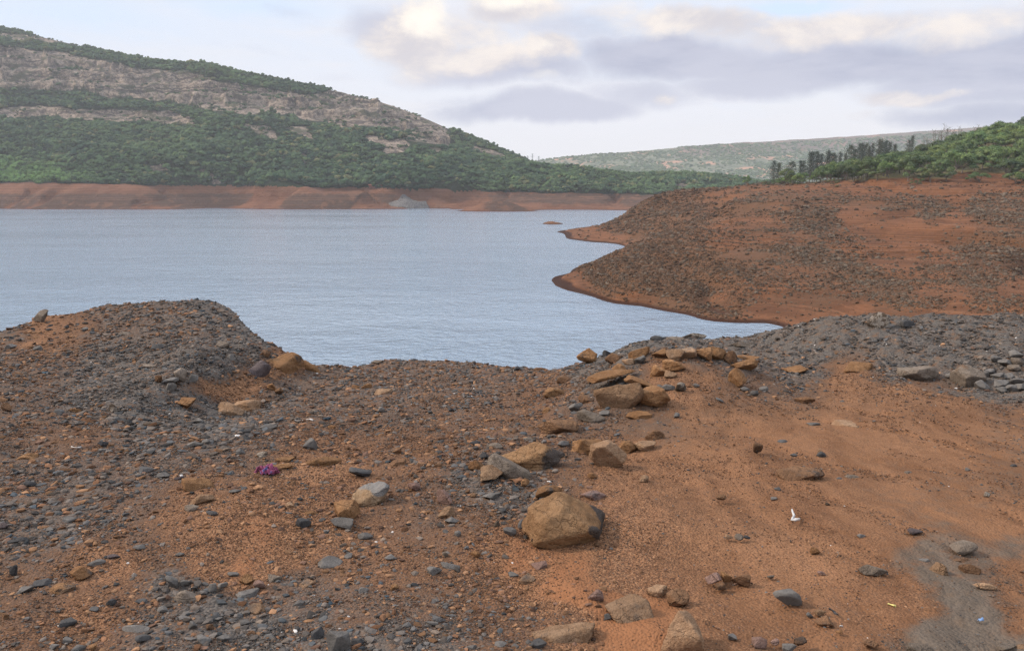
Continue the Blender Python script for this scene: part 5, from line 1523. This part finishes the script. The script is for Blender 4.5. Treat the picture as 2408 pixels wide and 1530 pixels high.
BROAD = [broad_tree(10 + k, spread=(1.0, 1.1, .9, 1.2, .95, 1.05)[k], low=(.2, .1, .3, .15, .35, .25)[k]) for k in range(6)]
BUSH = [broad_tree(40 + k, spread=1.25, low=.5, leaves=2200) for k in range(2)]
PINE = [pine_tree(70 + k, width=(.30, .24, .36, .21)[k]) for k in range(4)]
SAP = [sapling(90 + k) for k in range(3)]
for c_, t_ in BROAD + BUSH: c_.materials.append(M_LEAF); t_.materials.append(M_BARK)
for c_, t_ in PINE + SAP: c_.materials.append(M_NEEDLE); t_.materials.append(M_BARK)
r_t = np.random.default_rng(5)
TREES = []


def plant(name, proto, x, Y, height, width, label, cat, group=None, tint=(1, 1, 1), z=None):
    """x is a raster column, Y the distance; each plant gets its own crown and trunk objects"""
    pyg = 430.0
    for _ in range(4):
        X = float(acoef(x, pyg)) * Y; zz = float(prom_z(np.array([X]), np.array([Y]))[0]); pyg = float(project(X, Y, zz)[1])
    root = link(name, None, None, None, (X, Y, zz - .1), (0, 0, r_t.uniform(0, 6.28)))
    root.scale = (width, width * r_t.uniform(.9, 1.1), height)
    tag(root, label, cat, group)
    for nm, me in (('crown', proto[0]), ('trunk', proto[1])):
        o = link(nm, me, None, root)
        o.color = (*tint, 1)
    TREES.append((X, Y, max(width * .5, 1)))
    return root


def top_height(x, ytop, Y):
    X = float(acoef(x, 430)) * Y; zz = float(prom_z(np.array([X]), np.array([Y]))[0])
    return CAMZ - float(slope(ytop)) * Y - zz


def tnt(lo=.8, hi=1.2, warm=0.0):
    v = r_t.uniform(lo, hi); w = r_t.normal(0, .06) + warm
    return (v * (1 + w), v, v * (1 - w))


def zx3(x): return 1747.7 + x * .2742
def zy3(y): return 258.9 + y * .2742


# front row along the edge of the bare ground: (x, foot y, width, height in the enlarged view, kind, label)
FRONT = [(28, 655, 58, 78, 'b', 'lone round bush at the left end of the promontory crest'),
         (372, 635, 95, 110, 'b', 'olive round tree in front of the two dark conifers at the left end'),
         (425, 632, 60, 36, 'u', 'small pale bush beside the olive round tree'),
         (300, 634, 90, 46, 'u', 'low green bush beneath the two leftmost conifers'),
         (230, 640, 80, 36, 'u', 'low green bush at the extreme left of the tree line'),
         (505, 634, 120, 55, 'u', 'low dark bushy tree between olive tree and pale leaved sapling'),
         (605, 625, 70, 60, 'b', 'small pale green tree left of the bright round one'),
         (662, 618, 90, 88, 'b', 'bright yellow green young tree at the front of the thicket'),
         (795, 612, 92, 82, 'b', 'slender pale green tree standing alone with bare trunk behind the dry shrub'),
         (770, 655, 68, 60, 'd', 'dry brownish round shrub standing on the red soil'),
         (945, 612, 135, 118, 'b', 'wide olive tree with pale visible trunk in the front row'),
         (1060, 602, 110, 82, 'b', 'low rounded green tree right of the wide olive one'),
         (1150, 600, 105, 100, 'b', 'dusty olive tree over dark bank in the front row'),
         (1250, 580, 125, 120, 'b', 'tall bright tree in the middle of the front row'),
         (1410, 612, 100, 118, 'b', 'leggy tree with two bare stems by the red bank'),
         (1465, 570, 60, 58, 'u', 'little green bush right of the leggy tree'),
         (1490, 638, 66, 56, 'u', 'small round shrub alone on red soil in front of the leggy tree'),
         (1610, 622, 150, 132, 'b', 'broad dull olive tree at the edge of the red soil'),
         (1740, 615, 125, 100, 'b', 'dark green round tree beside the broad dull olive one'),
         (2030, 622, 115, 74, 'b', 'leaning green shrub below the red cut bank'),
         (1955, 600, 70, 44, 'u', 'low green shrub left of the leaning shrub below the cut bank'),
         (2345, 630, 120, 84, 'b', 'spreading green shrub on red soil by the right edge of the picture'),
         (2420, 632, 110, 80, 'b', 'green shrub cut by the right edge of the picture')]
for k, (x, yf, w, h, kd, lb) in enumerate(FRONT):
    X_, pyf = zx3(x), zy3(yf)
    # distance at which the sight line to the foot meets the promontory
    Ys = np.linspace(240, 470, 700); a_ = float(acoef(X_, pyf))
    hit = prom_z(a_ * Ys, Ys) >= CAMZ - float(slope(pyf)) * Ys
    Y_ = float(Ys[np.argmax(hit)]) if hit.any() else 415.0
    s = .2742 * Y_ / F
    tn = {'b': tnt(1.05, 1.5, .05), 'u': tnt(.9, 1.2), 'd': (1.5, .95, .9)}[kd]
    if 'dark' in lb: tn = (.7, .75, .7)
    if 'olive' in lb or 'dull' in lb: tn = (1.15, 1.0, .95)
    if 'bright' in lb: tn = (1.4, 1.45, 1.1)
    plant('broadleaf_tree' if kd == 'b' else 'bush', BROAD[k % 6] if kd == 'b' else BUSH[k % 2], X_, Y_, h * s * 1.2, w * s * 1.25, lb, 'tree' if kd == 'b' else 'bush', None, tn)

# conifers behind: (x, top y, distance, width factor, label)
CON = [(255, 432, 425, 1.15, 'dark conifer at the left end of the tree line, left of a close pair'), (300, 447, 430, 1.1, 'dark conifer at the left end of the tree line, right of a close pair'),
       (405, 440, 430, 1.3, 'broad feathery conifer behind the olive round tree'), (478, 430, 455, .8, 'slim conifer between broad feathery one and a ragged group, left of two'), (510, 436, 455, .8, 'slim conifer between broad feathery one and a ragged group, right of two'),
       (568, 352, 450, 1.0, 'ragged dark conifer with leaning top, first of a group of three'), (592, 356, 452, .9, 'ragged dark conifer in the middle of a group of three'), (622, 348, 455, 1.0, 'ragged dark conifer at the right of a group of three'),
       (662, 375, 455, .75, 'small dark conifer between two ragged groups'), (715, 340, 455, .9, 'pointed conifer leading the second ragged group'), (745, 365, 458, .95, 'conifer in the middle of the second ragged group'), (770, 362, 460, .85, 'conifer closing the second ragged group'),
       (817, 362, 465, .85, 'dark conifer standing alone between second ragged group and the tall pyramid'), (862, 362, 480, .6, 'pale thin conifer left of the tall pyramid shaped one'),
       (912, 298, 465, 1.15, 'tall pyramid shaped conifer in the middle of the row'), (942, 330, 480, .7, 'thin conifer against the tall pyramid shaped one'),
       (985, 282, 475, .85, 'bushy topped conifer right of the tall pyramid, first of two'), (1010, 282, 478, .75, 'bushy topped conifer right of the tall pyramid, second of two'),
       (1045, 280, 490, .6, 'greyish thin conifer left of the gap in the row'), (1066, 305, 488, .55, 'short thin conifer in the gap of the row'), (1095, 282, 490, .65, 'greyish conifer right of the gap in the row'),
       (1155, 243, 480, 1.05, 'highest dark conifer of the row'), (1188, 262, 485, .75, 'conifer touching the highest one'), (1212, 255, 488, .7, 'slim conifer two right of the highest one'), (1242, 272, 486, .8, 'conifer near the right end of the row'), (1288, 282, 484, .8, 'dark conifer ending the row at the right'),
       (1405, 250, 470, .6, 'thin dark conifer above the thicket, left of a taller thin one'), (1437, 205, 475, .7, 'tall thin dark conifer rising above the thicket')]
for k, (x, yt, Y_, wf, lb) in enumerate(CON):
    X_ = zx3(x); h = max(top_height(X_, zy3(yt), Y_), 5)
    plant('conifer', PINE[k % 4], X_, Y_, h, max(h * .95, 9) * wf, lb, 'conifer', 'conifers on the crest', tnt(.75, 1.1))

SAPS = [(1545, 205, 495, 'left end of the skyline saplings'), (1585, 215, 495, 'low in the skyline saplings'), (1640, 150, 500, 'left of the tallest skyline sapling group'), (1668, 158, 500, 'leaning in the skyline sapling group'), (1692, 140, 505, 'centre of the skyline sapling group'), (1738, 108, 505, 'tallest of the skyline sapling group'),
        (1765, 122, 505, 'just right of the tallest sapling'), (1792, 150, 505, 'right end of the sapling group'), (1860, 128, 505, 'alone between sapling group and feathery one'), (1990, 105, 505, 'feathery and alone above the highest trees')]
for k, (x, yt, Y_, lb) in enumerate(SAPS):
    X_ = zx3(x); h = max(top_height(X_, zy3(yt), Y_), 4)
    plant('sapling', SAP[k % 3], X_, Y_, h, h * .9, 'thin wispy sapling, ' + lb, 'sapling', 'wispy saplings on the skyline', tnt(.9, 1.1))

# the thicket: fill the hillside behind the front row
TOPX = [1800, 1880, 1940, 2022, 2077, 2132, 2186, 2255, 2310, 2365, 2392, 2440, 2700]
TOPY = [428, 412, 388, 374, 358, 344, 325, 308, 297, 289, 279, 276, 262]
n_fill = 0
for _ in range(16000):
    if n_fill >= 270: break
    Y_ = r_t.uniform(300, 545); a_ = r_t.uniform(.30, .74); X_ = a_ * Y_
    zz = float(prom_z(np.array([X_]), np.array([Y_]))[0]); px_, py_ = project(X_, Y_, zz)
    if py_ > np.interp(px_, EDGEX, EDGEY) or px_ < 1835 or px_ > 2470: continue
    if 2095 < px_ < 2215 and 399 < py_ < 414 and r_t.random() < .8: continue
    room = py_ - np.interp(px_, TOPX, TOPY)             # raster rows up to the tree-top line
    if room < 6: continue
    h = r_t.uniform(7.0, 11.5); h = min(h, room * Y_ / F * 1.05 + .6)
    if h < 3.2: continue
    w = h * r_t.uniform(.95, 1.35)
    if any((X_ - q[0]) ** 2 + (Y_ - q[1]) ** 2 < (.70 * (q[2] + w * .5)) ** 2 for q in TREES): continue
    big = fbm2(np.array([X_ / 30]), np.array([Y_ / 30]), 2, 601)[0]
    tone = 'bright green' if big > .18 else 'dark green' if big < -.18 else 'mid green'
    where = 'near the right edge' if px_ > 2330 else 'below the skyline saplings' if 2130 < px_ < 2250 else 'behind the conifers' if (px_ < 2110 and Y_ > 440) else 'at the left end of the thicket' if px_ < 2000 else 'in the middle of the thicket'
    row = 'low down' if Y_ < 400 else 'high up' if Y_ > 470 else 'half way up'
    tn = {'bright green': tnt(1.35, 1.75, .05), 'dark green': tnt(.6, .85, .02), 'mid green': tnt(.95, 1.25, .03)}[tone]
    lab = f'{tone} tree {where}, {row}'
    plant('broadleaf_tree', BROAD[int(r_t.integers(6))], px_, Y_, h, w, lab, 'tree', 'bushy trees, ' + lab, tn)
    n_fill += 1
print('thicket', n_fill)

# ------------------------------------------------------------------ far-off built things
def rusty_shed():
    Y = 1112.0; X = float(acoef(884, 440)) * Y; z = float(hill_z(np.array([X]), np.array([Y]))[0])
    root = link('shed', None, None, None, (X, Y, z))
    tag(root, 'low rust red shed below the wood on the far bank', 'shed')
    def mat(n, c):
        m, nt, o = new_mat(n); T = NT(nt); nz = T.noise(T.n('ShaderNodeTexCoord').outputs['Object'], 1.5, 4, .6)
        bsdf(T, o, T.mix(nz, tuple(.6 * q for q in c), c), .9, nz, .3, .1); return m
    def box(x0, x1, y0, y1, z0, z1):
        V = [(x, y, zz) for x in (x0, x1) for y in (y0, y1) for zz in (z0, z1)]
        return np.array(V, float), np.array([[0, 1, 3, 2], [4, 6, 7, 5], [0, 4, 5, 1], [2, 3, 7, 6], [0, 2, 6, 4], [1, 5, 7, 3]])
    V, Fc = box(-9.5, 9.5, -2.5, 3, -1.5, 2.4); link('wall', new_mesh('wall', V, Fc, False), mat('rust_sheet', (.20, .065, .04)), root)
    V = np.array([(-10.2, -3.2, 2.5), (10.2, -3.2, 2.5), (10.2, .2, 3.6), (-10.2, .2, 3.6), (10.2, 3.6, 2.5), (-10.2, 3.6, 2.5), (-10.2, -3.2, 2.4), (10.2, -3.2, 2.4), (10.2, 3.6, 2.4), (-10.2, 3.6, 2.4)])
    link('roof', new_mesh('roof', V, np.array([[0, 1, 2, 3], [3, 2, 4, 5], [6, 9, 8, 7], [0, 6, 7, 1], [5, 4, 8, 9]]), False), mat('rust_roof', (.28, .10, .06)), root)
    V, Fc = box(-1, 3.5, -2.56, -2.45, -1.4, 1.9); link('doorway_panel', new_mesh('doorway_panel', V, Fc, False), mat('painted_doorway_dark', (.03, .022, .02)), root)  # flat panel; the dark inside of a doorway is put into its colour


rusty_shed()


def spoil_heap():
    nr, nc = 40, 96
    R, t = np.meshgrid(np.linspace(0, 1.06, nr), np.linspace(0, 2 * math.pi, nc), indexing='ij')
    Y0 = 1078.0; X0 = float(acoef(962, 450)) * Y0; s = Y0 / F; z0 = 0.0
    wob = 1 + .22 * fbm2(np.cos(t) * 1.7 + 5, np.sin(t) * 1.7, 3, 4)
    X = X0 + R * wob * np.cos(t) * 44 * s; Y = Y0 + R * wob * np.sin(t) * 27
    h = hill_z(X, Y) + 8.0 * (1 - R ** 2) + .8 + .8 * fbm2(X / 4, Y / 4, 3, 3) * (R < .98)
    h = np.where(R > 1.0, h - 5, h)
    m, nt, out = new_mat('spoil_stone'); T = NT(nt); co = T.n('ShaderNodeNewGeometry').outputs['Position']
    n = T.noise(co, .8, 5, .7); n2 = T.noise(co, .08, 3, .5)
    c = T.mix(T.maprange(n, .4, .62), (.05, .046, .044), (.185, .168, .152)); c = T.mix(T.maprange(n2, .52, .66), c, (.12, .11, .11))
    bsdf(T, out, c, .95, n, .9, 1.2, .1)
    me = new_mesh('stone_heap', np.stack([X - X0, Y - Y0, h], -1).reshape(-1, 3), grid_faces(nr, nc)[:, ::-1], True)
    tag(link('stone_heap', me, m, None, (X0, Y0, z0)), 'pale grey stone heap on the far bank below the wood', 'stone heap')


spoil_heap()


def pylon(x, ytop, lb):
    Y = 1560.0; X = float(acoef(x, 370)) * Y; z = float(hill_z(np.array([X]), np.array([Y]))[0])
    h = CAMZ - float(slope(ytop)) * Y - z
    w = Wood(); b = h * .09
    legs = [(-b, -b), (b, -b), (b, b), (-b, b)]
    for (px_, py_) in legs: w.tube([(px_, py_, -2), (px_ * .35, py_ * .35, h * .62), (px_ * .2, py_ * .2, h)], [.35, .28, .18], 4)
    for zf in (.12, .28, .44, .58, .72, .86):
        k = 1 - .65 * min(zf / .62, 1) - max(0, zf - .62) * .4
        for i in range(4):
            p, q = legs[i], legs[(i + 1) % 4]
            w.tube([(p[0] * k, p[1] * k, h * zf), (q[0] * k * .92, q[1] * k * .92, h * (zf + .1))], [.15, .15], 3)
    for zf, L in ((.70, .2), (.82, .17), (.94, .13)): w.tube([(-h * L, 0, h * zf), (0, 0, h * (zf + .02)), (h * L, 0, h * zf)], [.12, .22, .12], 4)
    m, nt, out = new_mat('galvanised_steel'); T = NT(nt); n = T.noise(T.n('ShaderNodeTexCoord').outputs['Object'], 1, 3, .5)
    bsdf(T, out, T.mix(n, (.16, .165, .17), (.24, .245, .25)), .7)
    tag(link('pylon', w.mesh('pylon'), m, None, (X, Y, z)), lb, 'pylon', 'pylons in the far gap')


pylon(1241, 366, 'faint steel pylon in the gap between the hills, left of the taller one')
pylon(1252, 361, 'faint steel pylon in the gap between the hills, tallest of three')
pylon(1267, 367, 'faint steel pylon in the gap between the hills, nearest the hazy range')
# ------------------------------------------------------------------ light, sky, air, camera
SUN_EL, SUN_AZ = math.radians(37), math.radians(-84)     # azimuth from +Y, clockwise: from the left


def build_sky():
    w = bpy.data.worlds.new('World'); scene.world = w; w.use_nodes = True
    nt = w.node_tree; nt.nodes.clear(); T = NT(nt)
    out = nt.nodes.new('ShaderNodeOutputWorld')
    sky = T.n('ShaderNodeTexSky', sky_type='NISHITA', sun_disc=False, sun_elevation=SUN_EL, sun_rotation=SUN_AZ, altitude=600, air_density=1.0, dust_density=1.2, ozone_density=1.0)
    d = T.n('ShaderNodeTexCoord').outputs['Generated']
    s = T.n('ShaderNodeSeparateXYZ', {0: d})
    az = T.math('ARCTAN2', s.outputs[0], s.outputs[1]); el = T.math('ARCSINE', s.outputs[2])
    big = T.noise(d, 4.0, 8, .58, col=True); soft = T.noise(d, 3.0, 4, .5)
    fine = T.noise(T.n('ShaderNodeMapping', {'Vector': d, 'Scale': (9, 9, 17)}).outputs[0], 1.0, 9, .60, .25)
    wide = T.noise(T.n('ShaderNodeMapping', {'Vector': d, 'Scale': (3.2, 3.2, 15)}).outputs[0], 1.4, 7, .58)
    warp = T.n('ShaderNodeSeparateColor', {0: big})
    azw = T.math('ADD', az, T.math('MULTIPLY', T.math('SUBTRACT', warp.outputs[0], .5), .20))
    elw = T.math('ADD', el, T.math('MULTIPLY', T.math('SUBTRACT', warp.outputs[1], .5), .075))
    v = T.n('ShaderNodeCombineXYZ', {0: azw, 1: elw, 2: 0.0}).outputs[0]

    def field(blobs, tex, amt, lo=.30, hi=.75):
        """soft cloud masses, their edges torn by turbulence"""
        tot = None
        for x, y, sx, sy, wt in blobs:
            dy, dz = dirYZ(y)
            dx = (x - 1204) / F; L = math.sqrt(dx * dx + dy * dy + dz * dz)
            a0, e0 = math.atan2(dx, float(dy)), math.asin(float(dz) / L)
            q = T.vm('MULTIPLY', T.vm('SUBTRACT', v, (a0, e0, 0)), (F / sx, F / sy, 0))
            f = T.maprange(T.vm('LENGTH', q), 1.35, 0.0, 0.0, wt)
            tot = f if tot is None else T.math('MAXIMUM', tot, f)
        return T.maprange(T.math('ADD', tot, T.math('MULTIPLY', T.math('SUBTRACT', tex, .5), amt)), lo, hi)

    # grey-lilac cloud bases
    shade = field([(1180, 172, 330, 48, .8), (1560, 140, 420, 70, .95), (2000, 140, 480, 80, 1.0), (2408, 160, 420, 110, 1.0), (1250, 262, 330, 48, .95), (1500, 225, 240, 60, .7), (1760, 195, 260, 50, .75), (930, 60, 150, 70, .62), (2330, 258, 330, 46, .85),
                   (1080, 235, 240, 32, .5), (1340, 80, 220, 60, .6), (700, 30, 180, 40, .45), (2100, 290, 200, 20, .4), (600, 110, 260, 30, .4), (800, 170, 200, 26, .35)], T.math('ADD', T.math('MULTIPLY', wide, .65), T.math('MULTIPLY', fine, .35)), 1.25, .26, .86)
    # sun-warmed flanks
    warm = field([(1000, 110, 150, 95, .85), (1110, 140, 210, 60, .8), (1200, 35, 140, 60, .85), (1000, 60, 90, 70, .95), (1255, 128, 90, 48, .9), (1640, 60, 330, 52, .85), (1960, 60, 420, 52, .85), (2300, 50, 320, 66, .65), (2130, 222, 140, 30, .85), (2230, 212, 130, 18, .7),
                  (1560, 235, 85, 26, .6), (1420, 45, 180, 46, .55), (1090, 85, 240, 105, .65), (480, 150, 200, 50, .35), (2050, 262, 60, 30, .55)], fine, .8)
    bright = field([(1015, 40, 95, 62, .85), (1195, 15, 105, 40, .85), (1255, 125, 55, 36, .6), (960, 150, 70, 30, .5), (2120, 222, 90, 20, .5), (1560, 230, 60, 20, .45), (1700, 70, 160, 24, .4), (1230, 195, 60, 24, .45)], fine, 1.0, .36, .95)
    blue = field([(1890, 8, 200, 26, 1.0), (1770, 50, 60, 24, .55), (150, 40, 460, 100, .62), (620, 5, 330, 50, .66), (1015, 0, 60, 30, .4), (1230, 262, 60, 26, .35), (1720, 250, 90, 24, .3)], wide, .7, .25, .9)

    base = T.mix(T.maprange(T.math('ADD', el, T.math('MULTIPLY', T.math('SUBTRACT', wide, .5), .22)), .04, .22), (.80, .795, .83), (.72, .79, .92))
    base = T.mix(T.maprange(wide, .45, .68, 0, .6), base, (.83, .81, .84))
    col = T.mix(T.math('MULTIPLY', blue, .8), base, (.60, .77, 1.0))
    col = T.mix(shade, col, T.mix(T.maprange(wide, .35, .65), (.335, .365, .505), (.51, .525, .64)))
    col = T.mix(T.math('MULTIPLY', warm, .9), col, T.mix(T.maprange(fine, .36, .62), (.62, .575, .60), (.92, .825, .745)))
    col = T.mix(bright, col, (1.08, 1.0, .88))
    # higher than the photograph reaches: brighter broken cloud over blue
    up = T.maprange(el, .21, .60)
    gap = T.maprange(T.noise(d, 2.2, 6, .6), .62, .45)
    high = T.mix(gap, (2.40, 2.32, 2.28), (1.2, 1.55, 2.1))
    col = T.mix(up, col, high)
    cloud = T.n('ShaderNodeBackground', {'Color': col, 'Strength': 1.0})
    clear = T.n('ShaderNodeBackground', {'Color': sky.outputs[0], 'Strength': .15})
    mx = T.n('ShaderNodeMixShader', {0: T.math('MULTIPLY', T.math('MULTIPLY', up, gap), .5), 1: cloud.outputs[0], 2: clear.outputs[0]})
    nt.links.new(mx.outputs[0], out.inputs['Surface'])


build_sky()

sun = bpy.data.lights.new('sun', 'SUN'); sun.energy = 4.0; sun.angle = math.radians(8); sun.color = (1.0, .87, .72)
so = bpy.data.objects.new('sun', sun); COL.objects.link(so); so.location = (-60, -40, 90)
sd = Vector((math.sin(SUN_AZ) * math.cos(SUN_EL), math.cos(SUN_AZ) * math.cos(SUN_EL), math.sin(SUN_EL)))
so.rotation_euler = sd.to_track_quat('Z', 'Y').to_euler()

HAZE = 0.000095
def build_haze():
    m, nt, out = new_mat('haze'); T = NT(nt)
    vol = T.n('ShaderNodeVolumePrincipled', {'Color': (.94, .96, 1.0, 1), 'Density': HAZE, 'Anisotropy': .0})
    nt.links.new(vol.outputs[0], out.inputs['Volume'])
    x0, x1, y0, y1, z0, z1 = -4200, 4200, -60, 4100, -6, 470
    V = np.array([(x, y, z) for x in (x0, x1) for y in (y0, y1) for z in (z0, z1)], float)
    Fc = np.array([[0, 1, 3, 2], [4, 6, 7, 5], [0, 4, 5, 1], [2, 3, 7, 6], [0, 2, 6, 4], [1, 5, 7, 3]])
    tag(link('haze', new_mesh('haze', V, Fc, False), m), 'thin pale haze over the valley', kind='stuff')


if HAZE > 0: build_haze()

cam = bpy.data.cameras.new('camera'); cam.sensor_width = 36; cam.lens = 36 * F / 2408; cam.clip_start = .1; cam.clip_end = 12000
co_ = bpy.data.objects.new('camera', cam); COL.objects.link(co_); co_.location = (0, 0, CAMZ); co_.rotation_euler = (math.pi / 2 - TH, 0, 0)
scene.camera = co_
scene.view_settings.view_transform = 'Standard'; scene.view_settings.look = 'None'; scene.view_settings.exposure = .12; scene.view_settings.gamma = 1
scene.cycles.use_denoising = True; scene.cycles.denoising_prefilter = 'NONE'; scene.cycles.max_bounces = 5; scene.cycles.diffuse_bounces = 2; scene.cycles.glossy_bounces = 2; scene.cycles.transmission_bounces = 2; scene.cycles.volume_bounces = 0; scene.cycles.transparent_max_bounces = 4
